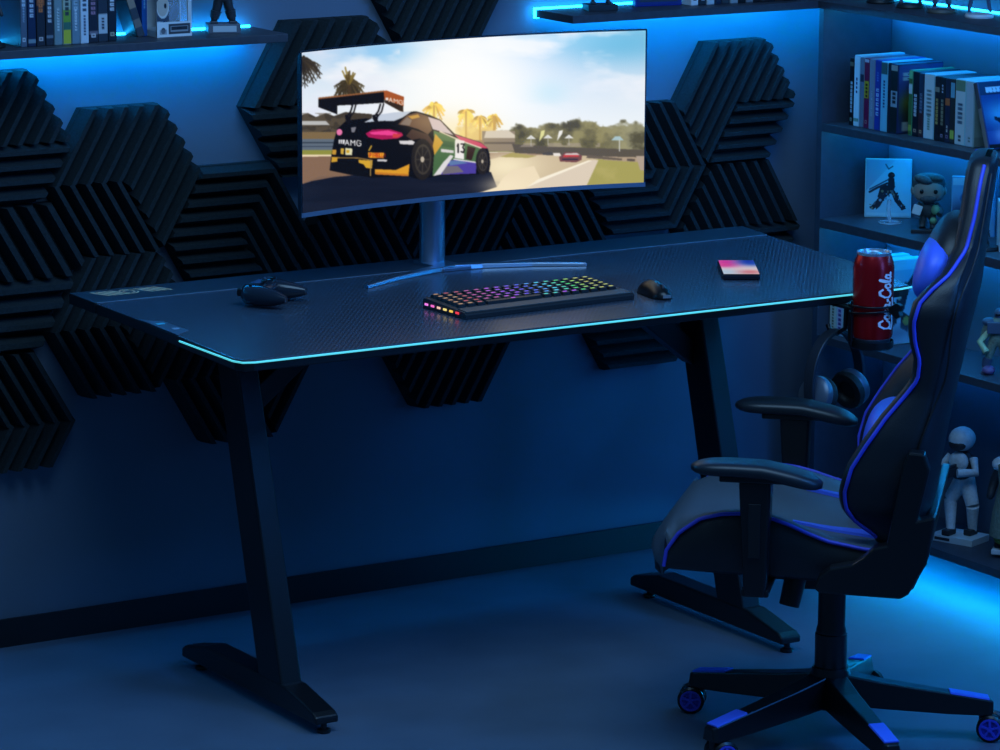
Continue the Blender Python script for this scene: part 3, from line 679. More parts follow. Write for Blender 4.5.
for st in SCR:
    pts = [((gy-4)*.0031, .030+gx*.00232) for gx, gy in st]     # up the can, letters facing right
    P = []
    for (a0, b0), (a1, b1) in zip(pts[:-1], pts[1:]):
        for s in range(3): P.append((a0+(a1-a0)*s/3, b0+(b1-b0)*s/3))
    P.append(pts[-1])
    for (a0, b0), (a1, b1) in zip(P[:-1], P[1:]):
        d = Vector((a1-a0, b1-b0)); L = d.length or 1; nrm = Vector((-d.y, d.x))/L*(.0014+.0014*abs(d.y)/L); e = d/L*.0006
        q = [(a0-e.x+nrm.x, b0-e.y+nrm.y), (a1+e.x+nrm.x, b1+e.y+nrm.y), (a1+e.x-nrm.x, b1+e.y-nrm.y), (a0-e.x-nrm.x, b0-e.y-nrm.y)]
        mb.add([canp(a, b, CR+.0003) for a, b in q]+[canp(a, b, CR-.0005) for a, b in q], [(0, 1, 2, 3), (0, 4, 5, 1), (1, 5, 6, 2), (2, 6, 7, 3), (3, 7, 4, 0)])
mb.build('printed_lettering', mat('can_white', (232, 226, 230), .35), can)
hd = thing('cup_holder', 'black wire cup holder clamped under the right front of the desk', 'cup holder', (CX, CY, CZ-.012))
M_wire = mat('black_wire', (22, 24, 28), .35, metal=.4)
mb = MB(); mb.lathe([(.001, .0), (.040, .0), (.043, .003), (.043, .016), (.0415, .016), (.0415, .010), (.001, .010)], (0, 0, 0), 36); mb.build('cup_base', M_blks, hd, smooth=40)
for k, (z, tilt) in enumerate(((.088, .0), (.076, .10))):
    pts = [(.0455*math.cos(2*PI*i/36), .0455*math.sin(2*PI*i/36), z+tilt*.0455*math.cos(2*PI*i/36-az0-.35)) for i in range(36)]
    mb = MB(); mb.tube(pts, .0022, 8, closed=True); mb.build('wire_ring', M_wire, hd, smooth=60)
a = az0+.15; cx, cy = .050*math.cos(a), .050*math.sin(a)
mb = MB(); rot = Matrix.Rotation(a, 3, 'Z')
mb.prism([(-.007, -.004), (.012, -.016), (.022, -.010), (.018, 0), (.022, .012), (.012, .016), (-.007, .005)], 'y', -.006, .006)
mb.v = [tuple(rot @ Vector(v)+Vector((cx, cy, .082))) for v in mb.v]; mb.build('clip', M_blks, hd, bevel=.0015)
for t in (PI*.5, PI*.93):
    ex, ey = .0455*math.cos(t), .0455*math.sin(t)
    mb = MB(); mb.tube([(ex, ey, .096), (ex, ey, .005)], .0028, 8); mb.build('wire_post', M_wire, hd, smooth=60)
mb = MB(); mb.box((-.018, .070, .0745), (.022, .075, .006)); mb.box((-.018, .0465, .046), (.012, .006, .08)); mb.build('mounting_bracket', M_blk, hd, bevel=.0015)
hk = MB(); hk.tube([(-.018, .062, .073), (-.018, .064, .03), (-.022, .085, .016), (-.024, .106, .016), (-.024, .114, .030)], .005, 10); hk.build('headphone_hook', M_blks, hd, smooth=60)

hp = thing('headphones', 'black headphones hanging under the desk below the soda can', 'headphones', (2.020, -.915, .672), 0)
hp_ax = Vector((.848*math.cos(.80)+.53*math.sin(.80), -.53*math.cos(.80)+.848*math.sin(.80), 0)).normalized()
hp_n = Vector((-hp_ax.y, hp_ax.x, 0))
HR = .080
def hpp(s, z, o=0.): v = hp_ax*s+hp_n*o; return (v.x, v.y, z)
mb = MB(); rings = []
for k in range(25):
    t = PI*(1.10-1.20*k/24); cs, sn = HR*math.cos(t), HR*1.28*math.sin(t)-HR*1.30
    e1 = .004; wd = .012
    nx, nz = math.cos(t), math.sin(t)
    rings.append([hpp(cs+nx*e1, sn+nz*e1, -wd), hpp(cs+nx*e1, sn+nz*e1, wd), hpp(cs-nx*e1, sn-nz*e1, wd), hpp(cs-nx*e1, sn-nz*e1, -wd)])
mb.loft(rings); mb.build('headband', mat('headband_dark', (38, 44, 54), .4), hp, smooth=50, bevel=.0015)
for sgn in (-1, 1):
    zc = -HR*1.30-.022
    tip = Vector((0, 0, -.35*sgn))
    axis = (hp_ax*-sgn+Vector((0, 0, -.30))).normalized()      # pads lean towards each other
    c = Vector(hpp(sgn*HR*.66, zc)); R3 = axis.to_track_quat('Z', 'Y').to_matrix()
    mb = MB(); mb.lathe([(.001, -.020), (.030, -.020), (.038, -.014), (.040, -.004), (.038, .002)], c, 28, rot=R3); mb.build('ear_cup', mat('ear_cup_silver', (96, 108, 124), .35, metal=.5), hp, smooth=40)
    mb = MB(); mb.lathe([(.038, .002), (.041, .008), (.038, .018), (.028, .020), (.021, .014), (.020, .006), (.001, .005)], c, 28, rot=R3); mb.build('ear_pad', mat('ear_pad_black', (14, 16, 18), .6), hp, smooth=60)
# ------------------------------------------------------------------ gaming chair (local x = forward, y = its left side, z = up)
ch = thing('gaming_chair', 'black high-backed gaming chair with blue piping, wheels and headrest pillow', 'chair', (1.67, -1.384, 0), math.atan2(.66913, -.74314))
ip = lambda z, zs, vs: float(np.interp(z, zs, vs))
# side profiles of the backrest: piping line, back line, half width
PZ = [.440, .454, .476, .505, .534, .581, .624, .674, .719, .746, .781, .815, .850, .886, .912, .935, .972, 1.028, 1.085, 1.118, 1.13]
PF = [-.100, -.086, -.057, -.040, -.037, -.049, -.074, -.107, -.143, -.162, -.165, -.156, -.153, -.162, -.185, -.212, -.237, -.249, -.256, -.262, -.264]
BZ = [.333, .467, .558, .639, .786, .888, 1.03, 1.09, 1.13]
BF = [-.160, -.186, -.198, -.211, -.239, -.260, -.274, -.281, -.284]
WZ = [.44, .50, .56, .64, .72, .80, .87, .92, .97, 1.04, 1.08, 1.13]
WW = [.20, .235, .25, .25, .235, .245, .255, .235, .170, .140, .122, .085]
def bsec(z, sc=1., zz=None):
    fw, fb, w = ip(z, PZ, PF), ip(z, BZ, BF), ip(z, WZ, WW)*sc
    th = fw-fb
    fc = fb+min(.075, .62*th) if z < .93 else fb+.055
    fr = .012 if z < .93 else ip(z, [.93, .98, 1.12], [.012, .022, .024])
    if z > .93: fc = max(fc, fw+fr*.6)
    mid = (fw+fb)/2; q = lambda f: mid+(f-mid)*sc
    if z > .93: fc = fw+fr*1.15
    tq = (.4, (fw+fc)/2) if z < .93 else (1.05, fw+fr*1.1)
    half = [(0, q(fb)), (.55*w, q(fb+.004)), (.86*w, q(fb+.016)), (.98*w, q(fb+.034)), (w, q(fb+.40*th+.01)), (w, q(fw-.30*th)), (.995*w, q(fw-.010)),
            (.97*w, q(fw+fr*.55)), (.92*w, q(fw+fr)), (.84*w, q(fw+fr*tq[0])), (.74*w, q(tq[1])), (.60*w, q(fc)), (.3*w, q(fc+.004)), (0, q(fc+.004))]
    z = z if zz is None else zz
    L = [(f, y, z) for y, f in half]; Rr = [(f, -y, z) for y, f in half[1:-1]][::-1]
    return L+Rr
mb = MB(); zs = list(np.linspace(.44, 1.108, 46))
rings = [bsec(.44, .80, .428), bsec(.44, .95, .432)]+[bsec(z) for z in zs]+[bsec(1.108, .93, 1.116), bsec(1.108, .75, 1.121), bsec(1.108, .5, 1.123)]
mb.loft(rings); br = mb.build('backrest', M_leath, ch, smooth=70)
for sgn in (1, -1):
    path = []
    for z in np.linspace(.446, 1.114, 60):
        path.append((ip(z, PZ, PF), ip(z, WZ, WW)*.992+.001, z) if sgn > 0 else (ip(z, PZ, PF)+(.012 if z < .93 else .022), -ip(z, WZ, WW)*.925, z))
    mb = MB(); mb.tube(path, .0036, 8); mb.build('piping', M_pipe, br, smooth=60)
    # stitched seam near the back edge
    path = [(ip(z, BZ, BF)+min(.040, .3*(ip(z, PZ, PF)-ip(z, BZ, BF))), sgn*(ip(z, WZ, WW)*.99), z) for z in np.linspace(.47, 1.1, 40)]
    mb = MB(); mb.tube(path, .0022, 6); mb.build('seam', M_side, br, smooth=60)
# lumbar cushion
mb = MB(); mb.ell((-.116, -.02, .585), (.066, .150, .060), 28, rot=Matrix.Rotation(math.radians(-14), 3, 'Y'), power=.75); lum = mb.build('lumbar_cushion', M_blue, ch, smooth=70)
# headrest pillow: black sides, blue middle
R_h = Matrix.Rotation(math.radians(-16), 3, 'Y')
mb = MB(); mb.ell((-.200, 0, .925), (.050, .150, .088), 28, rot=R_h, power=.85); pw = mb.build('headrest_pillow', M_leath, ch, smooth=70)
mb = MB(); mb.ell((-.178, .052, .919), (.036, .122, .060), 28, rot=R_h, power=.8); mb.build('pillow_panel', M_blue, pw, smooth=70)

# seat
SF = [-.13, -.076, -.043, -.009, .026, .060, .093, .147, .183, .222, .261, .283, .288]
SZ = [.425, .429, .435, .441, .454, .469, .480, .487, .485, .475, .446, .413, .382]
CF = [-.13, .0, .10, .20, .257, .294, .327, .338, .342]
CZs = [.424, .436, .452, .466, .462, .442, .395, .367, .345]
def ssec(f, wsc=1.):
    w = .243*wsc*ip(f, [-.13, .2, .29, .34], [.94, 1., .99, .96]); zb = ip(f, SF, SZ) if f < .288 else .37
    zc = ip(f, CF, CZs); zl = ip(f, [-.13, .0, .284, .33], [.360, .361, .372, .35]); zb = max(zb, zl+.012)
    if f > .262: zb = min(zb, zc+.03)
    half = [(0, zl), (.7*w, zl), (.95*w, zl+.003), (w, zl+.012), (w, (zl+zb)/2), (.995*w, zb-.004), (.955*w, zb+.003), (.87*w, zb+.001), (.76*w, (zb+zc)/2+.002), (.66*w, zc), (.3*w, zc+.005), (0, zc+.006)]
    L = [(f, y, z) for y, z in half]; Rr = [(f, -y, z-max(0, z-.44)*.32*min(1, max(0, (y-.6*w)/(.25*w)))) for y, z in half[1:-1]][::-1]
    return L+Rr
mb = MB(); fs = list(np.linspace(-.13, .28, 34))
rings = [ssec(f) for f in fs]
def nose(f, top, bot, w):
    half = [(0, bot), (.7*w, bot), (.93*w, bot+.002), (.975*w, bot+.006), (.98*w, (top+bot)/2), (.97*w, top-.004), (.93*w, top), (.87*w, top), (.76*w, top), (.66*w, top), (.3*w, top+.002), (0, top+.003)]
    k = max(0., f-.285)*.95; g = lambda y: f-k*(y/w)**2
    return [(g(y), y, z) for y, z in half]+[(g(y), -y, z) for y, z in half[1:-1]][::-1]
rings += [nose(.294, .441, .368, .247), nose(.314, .415, .362, .245), nose(.330, .390, .358, .242), nose(.339, .374, .358, .236)]
mb.loft(rings); nn = len(rings[0])
mb.m = [1 if (i % nn) in (0, 1, 2, 3, 4, nn-1, nn-2, nn-3, nn-4, nn-5) else 0 for i in range(len(mb.f))]; mb.m[-2:] = [1, 0]  # upper faces get the lit colour, sides and underside the plain black leather
st = mb.build('seat', [M_seat_lit, M_leath], ch, smooth=70)
for sgn in (1, -1):
    path = [(f, sgn*.2435*ip(f, [-.13, .2, .29, .34], [.94, 1., .99, .96]), z-(0 if sgn > 0 else max(0, z-.44)*.32)) for f, z in zip(np.interp(np.linspace(0, 1, 50), np.linspace(0, 1, len(SF)), SF), np.interp(np.linspace(0, 1, 50), np.linspace(0, 1, len(SF)), SZ))]
    mb = MB(); mb.tube(path, .0036, 8); mb.build('piping', M_pipe, st, smooth=60)
    mb = MB(); rings = []
    for k in range(14):
        u = k/13; f = .065-.19*u; w = .004+.022*u; y = sgn*(.128-.004*u); z = ip(f, CF, CZs)+(.0055 if sgn > 0 else .0085)
        rings.append([(f, y-w, z-.006), (f, y+w, z-.006), (f, y+w*.9, z), (f, y-w*.9, z)])
    mb.loft(rings); mb.build('blue_stripe', M_blue, st, smooth=40)
# recliner covers
prof = [(.010, .366), (.002, .388), (-.018, .405), (-.058, .414), (-.078, .428), (-.095, .446), (-.118, .452), (-.143, .597), (-.153, .624), (-.180, .622), (-.191, .592), (-.172, .500), (-.203, .508), (-.190, .420), (-.160, .364), (-.145, .354), (.0, .358)]
for sgn in (1, -1):
    mb = MB(); mb.prism([(f+(.0 if sgn > 0 else .030), z) for f, z in prof], 'y', sgn*.252, sgn*.288); mb.build('recline_bracket', M_blks, ch, bevel=.004)
mb = MB(); mb.prism([(-.13, .362), (-.13, .40), (-.185, .485), (-.200, .485), (-.190, .42), (-.165, .362)], 'y', -.25, .25); mb.build('hinge_cover', M_blks, ch, bevel=.004)
# armrests
for sgn in (1, -1):
    y0 = sgn*.272; df = 0. if sgn > 0 else -.018
    mb = MB(); rings = []
    L0, L1 = .236+df, df
    for k in range(25):
        u = k/24; f = L0+(L1-L0)*u
        e = max(.0, 1-abs(2*u-1)**6)**.5; wd = (.041-.007*math.sin(PI*u)*0)*max(.25, e); zt = .591+.002*math.sin(PI*min(1, u*1.5))-.022*max(0, (u-.55)/.45)**1.3; zb_ = zt-.026-.004*u
        hgt = (zt-zb_)/2*max(.35, e); zm = (zt+zb_)/2
        ring = []
        for i in range(16):
            t = 2*PI*i/16; c, s = math.cos(t), math.sin(t)
            ring.append((f, y0+wd*math.copysign(abs(c)**.55, c), zm+hgt*math.copysign(abs(s)**.75, s)))
        rings.append(ring)
    mb.loft(rings); ar = mb.build('armrest', mat('armrest_pad', (30, 36, 44), .38, bump=.1, bscale=700), ch, smooth=60)
    MB().box((.12+df, y0, .564), (.125, .062, .012)).build('pad_plate', M_blks, ar, bevel=.003)
    mb = MB(); ring = lambda z, a, b, hw: [(a+df, y0-hw, z), (b+df, y0-hw, z), (b+df, y0+hw, z), (a+df, y0+hw, z)]
    mb.loft([ring(.345, .136, .097, .022), ring(.40, .139, .094, .024), ring(.55, .147, .090, .028), ring(.562, .147, .090, .028)]); mb.build('arm_post', M_blks, ar, bevel=.005)
    mb = MB(); mb.box((.116+df, sgn*.20, .352), (.05, .18, .014)); mb.build('arm_bracket', M_blk, ar, bevel=.003)
    mb = MB(); mb.box((.118+df, y0+sgn*.0285, .47), (.022, .003, .10)); mb.build('height_button', M_side, ar, bevel=.001)
# mechanism, gas lift, base
mb = MB(); mb.box((.03, 0, .345), (.26, .20, .030)); mb.box((.0, 0, .318), (.14, .11, .032)); mb.build('tilt_mechanism', M_blk, ch, bevel=.004)
mb = MB(); mb.cone((.058, .10, .345), (.070, .115, .285), .021, .019, 20); mb.build('tension_knob', M_blks, ch, smooth=40, bevel=.002)
mb = MB(); mb.lathe([(.020, .30), (.026, .296), (.026, .222), (.0285, .214), (.0285, .208), (.0305, .206), (.0305, .118), (.029, .112), (.001, .112)][::-1], (0, 0, 0), 28); mb.build('gas_lift_cover', M_blks, ch, smooth=40)
base = MB(); base.lathe([(.001, .064), (.036, .064), (.040, .075), (.040, .120), (.034, .142), (.001, .142)], (0, 0, 0), 30); hub = base.build('base_hub', M_blks, ch, smooth=40)
yaw_cam = .558209583
for a in (18, 90, 163, 231, 306):
    az = yaw_cam+math.radians(a); wx, wy = math.sin(az), math.cos(az)
    th = math.atan2(wy, wx)-math.atan2(.66913, -.74314)
    Rz = Matrix.Rotation(th, 3, 'Z')
    def T(mb): mb.v = [tuple(Rz @ Vector(v)) for v in mb.v]; return mb
    mb = MB(); sec = lambda x, hw, zb_, zt: [(x, -hw, zb_), (x, hw, zb_), (x, hw*.72, zt), (x, -hw*.72, zt)]
    mb.loft([sec(.025, .030, .072, .130), sec(.10, .026, .064, .114), sec(.22, .022, .054, .094), sec(.298, .020, .050, .081), sec(.308, .016, .053, .077)])
    T(mb); lg_ = mb.build('base_leg', M_blks, ch, bevel=.003)
    mb = MB(); mb.loft([[(.225, -.0165, .0925), (.225, .0165, .0925), (.225, .0145, .0960), (.225, -.0145, .0960)], [(.300, -.015, .0800), (.300, .015, .0800), (.300, .0135, .0836), (.300, -.0135, .0836)]])
    T(mb); mb.build('blue_cap', M_blue, lg_, bevel=.001)
    # twin wheel caster, each swivelled a little differently
    sw = {18: 50, 90: 14, 163: 30, 231: -20, 306: 190}[a]          # axle direction, turned from facing the viewer's side
    axle = yaw_cam+PI+math.radians(sw); wa = math.atan2(math.cos(axle), math.sin(axle))-math.atan2(.66913, -.74314)-th-PI/2
    Rs = Matrix.Rotation(wa, 3, 'Z')
    ctr = Vector((.292, 0, 0))
    def TC(mb): mb.v = [tuple(Rz @ (ctr+Rs @ Vector(v))) for v in mb.v]; return mb
    mb = MB(); mb.cone((0, 0, .036), (0, 0, .056), .010, n=16); mb.ell((-.012, 0, .030), (.024, .011, .021), 18); TC(mb)
    cs = mb.build('caster', M_blks, ch, smooth=40)
    for sy in (-1, 1):
        mb = MB(); prof_ = [(.011, -.0075), (.022, -.0075), (.0262, -.004), (.0262, .004), (.022, .0075), (.011, .0075)]
        Rw = Matrix.Rotation(PI/2, 3, 'X')
        mb.lathe(prof_, (-.014, sy*.0175, .0264), 26, 0, rot=Rw); TC(mb)
        wv = mb.build('wheel', M_blks, cs, smooth=40)
        mb = MB(); mb.lathe([(.0165, .0076*1), (.0205, .0076), (.0205, .0090), (.0165, .0090), (.0165, .0076)], (-.014, sy*.0175, .0264), 26, 0, rot=Matrix.Rotation(-sy*PI/2, 3, 'X'))
        for k in range(5):
            t = 2*PI*k/5+.3; c = Vector((.0105*math.cos(t), sy*.0083, .0105*math.sin(t)))
            mb.box(Vector((-.014, sy*.0175, .0264))+c, (.016, .0016, .0042), 0, Matrix.Rotation(-t, 3, 'Y'))
        mb.cone((-.014, sy*(.0175+.007), .0264), (-.014, sy*(.0175+.0095), .0264), .005, n=14)
        TC(mb); mb.build('wheel_spokes', M_pipe, cs)
# ------------------------------------------------------------------ game cases and books
V_print = vmat('printed_sleeve', .35)
def marks(p, x0, y0, w, n, pitch, c, r, al=1.):
    """unreadable small print running down a spine"""
    for k in range(n):
        y = y0+k*pitch; v = r.random()
        p.rect(x0, y, x0+w, y+pitch*.68, c, al)
        if v < .5: p.rect(x0+w*.35, y+pitch*.2, x0+w*.65, y+pitch*.45, [q*.3 for q in c], al*.8)
        else: p.rect(x0+w*.3, y+pitch*.25, x0+w, y+pitch*.42, [q*.35 for q in c], al*.7)
def spine_pic(spec, seed):
    p = Pic(0, 0, 14, 130, 2, spec['bg']); r = random.Random(seed)
    for y0, y1, c in spec.get('bands', []): p.rect(0, y0, 14, y1, c)
    t = spec.get('title')
    if t: y0, n, pitch, c = t[:4]; marks(p, 3, y0, 8, n, pitch, c, r)
    t = spec.get('small')
    if t: y0, n, pitch, c = t[:4]; marks(p, 5, y0, 4, n, pitch, c, r)
    if 'logo' in spec: p.rect(3, 116, 11, 123, spec['logo']); p.rect(5, 118, 9, 121, [q*.5 for q in spec['logo']])
    return p
def case(label, loc, rotz, th, dp, h, spec, seed, group, tilt=0., cover=None, name='game_case'):
    """spine at local -y, thickness along x, standing on z=0"""
    t = thing(name, label, 'game case', loc, rotz, group)
    if tilt: t.rotation_euler = Euler((0, tilt, rotz), 'XYZ')
    mb = MB(); mb.box((0, dp/2, h/2), (th, dp, h)); mb.build('case_shell', mat('case_%d_%d_%d' % tuple(spec.get('edge', spec['bg'])), spec.get('edge', spec['bg']), .4), t, bevel=.0012, bseg=1)
    p = spine_pic(spec, seed)
    print_grid('spine', lambda U, V: ((U-.5)*th*.88, U*0-.0004, h*(.985-V*.97)), 10, 80, lambda U, V: p.sample(U*14, V*130), V_print, t)
    if cover is not None:
        print_grid('front_cover', lambda U, V: (U*0+th/2+.0004, .003+U*(dp-.006), h*(.985-V*.97)), 44, 60, lambda U, V: cover.sample(U*cover.w/cover.k, V*cover.h/cover.k), V_print, t)
    return t
W = (222, 226, 230); K_ = (18, 18, 22)
ed = [.608, .623, .642, .662, .680, .699, .718, .737, .756, .778, .801, .822]
specs = [
 (dict(bg=(84, 98, 116), title=(10, 8, 7, (190, 206, 220)), small=(66, 5, 5, (150, 170, 190)), logo=(210, 215, 220)), 'slate blue case standing first in the left shelf row'),
 (dict(bg=(24, 38, 70), title=(14, 9, 8, (196, 206, 220)), bands=[(120, 126, (120, 140, 150))]), 'navy case with pale lettering next to the slate blue case on the left shelf'),
 (dict(bg=(36, 36, 42), bands=[(40, 62, (150, 80, 40))], title=(28, 6, 8, (206, 110, 50)), logo=(200, 190, 190)), 'charcoal case with orange lettering on the left shelf'),
 (dict(bg=(40, 42, 50), title=(18, 11, 7, (196, 200, 206)), bands=[(114, 119, (110, 120, 130))]), 'charcoal case with white lettering between the orange lettered and the grey green case'),
 (dict(bg=(120, 142, 146), small=(70, 8, 5, (190, 206, 206))), 'plain grey green case in the middle of the left shelf row'),
 (dict(bg=(170, 180, 160), bands=[(0, 40, (150, 160, 140)), (72, 94, (120, 160, 50)), (94, 106, (60, 110, 90)), (106, 130, (190, 190, 50))], title=(20, 8, 8, (60, 70, 66))), 'case with green and yellow bands on the left shelf'),
 (dict(bg=(110, 136, 150), title=(16, 7, 9, (170, 190, 200)), small=(76, 7, 5, (210, 220, 226))), 'grey teal case right of the green banded case on the left shelf'),
 (dict(bg=(200, 212, 222), title=(8, 9, 8, (70, 84, 100)), small=(84, 7, 5, (90, 100, 120))), 'pale white blue case on the left shelf'),
 (dict(bg=(32, 30, 38), title=(14, 9, 8, (170, 120, 140)), logo=(220, 210, 210), bands=[(112, 118, (120, 110, 120))]), 'dark case with dull pink lettering on the left shelf'),
 (dict(bg=(44, 48, 56), bands=[(86, 118, (190, 196, 200))], small=(92, 4, 5, (60, 66, 80))), 'dark case with a white label near its foot on the left shelf'),
 (dict(bg=(20, 22, 28), title=(10, 9, 8, (214, 216, 220)), logo=(190, 180, 150)), 'black case with white lettering, last of the left shelf row'),
]
for i, (sp, lb) in enumerate(specs):
    th = ed[i+1]-ed[i]-.0012; h = .158+.004*math.sin(i*2.3)
    case(lb, ((ed[i]+ed[i+1])/2, -.130+.010*max(0, i-7)/3, ZS1), 0, th, .105, h, sp, 10+i, 'game cases on the left wall shelf')
case('pale case leaning left against the black case on the left shelf', (.897, -.078, ZS1), 0, .017, .062, .160, dict(bg=(60, 62, 66), bands=[(0, 60, (196, 200, 200)), (60, 80, (150, 130, 110)), (100, 114, (120, 110, 100))]), 31, 'game cases on the left wall shelf', tilt=math.radians(-18))
case('translucent blue case standing behind the leaning case on the left shelf', (.907, -.072, ZS1), 0, .012, .058, .162, dict(bg=(30, 90, 170), small=(40, 8, 6, (120, 180, 230))), 32, 'game cases on the left wall shelf')

# toy box with a window on the left shelf
tb = thing('toy_box', 'white boxed vinyl figure with a window standing on the left shelf', 'toy box', (.957, -.062, ZS1))
mb = MB(); w, d, h, t_ = .078, .085, .150, .0025
mb.box((0, 0, .006), (w, d, .012)); mb.box((0, 0, h-.006), (w, d, .012)); mb.box((0, d/2-t_/2, h/2), (w, t_, h)); mb.box((-w/2+t_/2, d*.28, h/2), (t_, d*.44, h)); mb.box((w/2-t_/2, d*.28, h/2), (t_, d*.44, h))
mb.box((-w/2+.004, -d/2+.002, h/2), (.008, .004, h)); mb.box((w/2-.004, -d/2+.002, h/2), (.008, .004, h))
mb.build('carton', mat('carton_white', (206, 212, 216), .5), tb)
bp_ = Pic(0, 0, 78, 24, 3, (222, 226, 228)); bp_.rect(26, 3, 74, 20, (60, 62, 66)); bp_.rect(30, 7, 70, 16, (150, 154, 158)); marks(bp_, 32, 8, 36, 1, 8, (40, 42, 46), random.Random(3)); bp_.ell(14, 14, 5, 5, (70, 74, 80)); bp_.rect(6, 12, 22, 20, (120, 124, 130), .6)
print_grid('front_print', lambda U, V: ((U-.5)*w, U*0-d/2-.0006, .030-V*.030), 78, 26, lambda U, V: bp_.sample(U*78, V*24), V_print, tb)
hp_ = Pic(0, 0, 34, 60, 3, (60, 70, 84)); hp_.ell(17, 30, 19, 25, (214, 214, 210)); hp_.ell(16, 30, 16, 21, (190, 178, 164)); hp_.poly([(0, 0), (34, 0), (34, 26), (26, 14), (10, 14), (0, 24)], (30, 32, 36)); hp_.ell(24, 32, 3.6, 4.6, (24, 24, 28))
print_grid('side_print', lambda U, V: ((U*.34-.5)*w, U*0-d/2-.0009, .098-V*.066), 34, 40, lambda U, V: hp_.sample(U*34, V*60), V_print, tb)
mb = MB(); mb.ell((.014, 0, .094), (.026, .024, .026), 22, power=.8); mb.build('figure_head', mat('toy_skin', (150, 144, 140), .5), tb, smooth=70)
mb = MB(); mb.ell((.014, 0, .046), (.019, .014, .026), 18); mb.ell((.004, 0, .022), (.008, .010, .012), 12); mb.ell((.024, 0, .022), (.008, .010, .012), 12); mb.build('figure_body', mat('toy_dark_suit', (44, 52, 66), .5), tb, smooth=70)
MB().box((.004, -d/2+.003, .075), (w-.012, .001, .115)).build('window_film', mat('window_film', (220, 235, 245), .08, alpha=.16), tb)

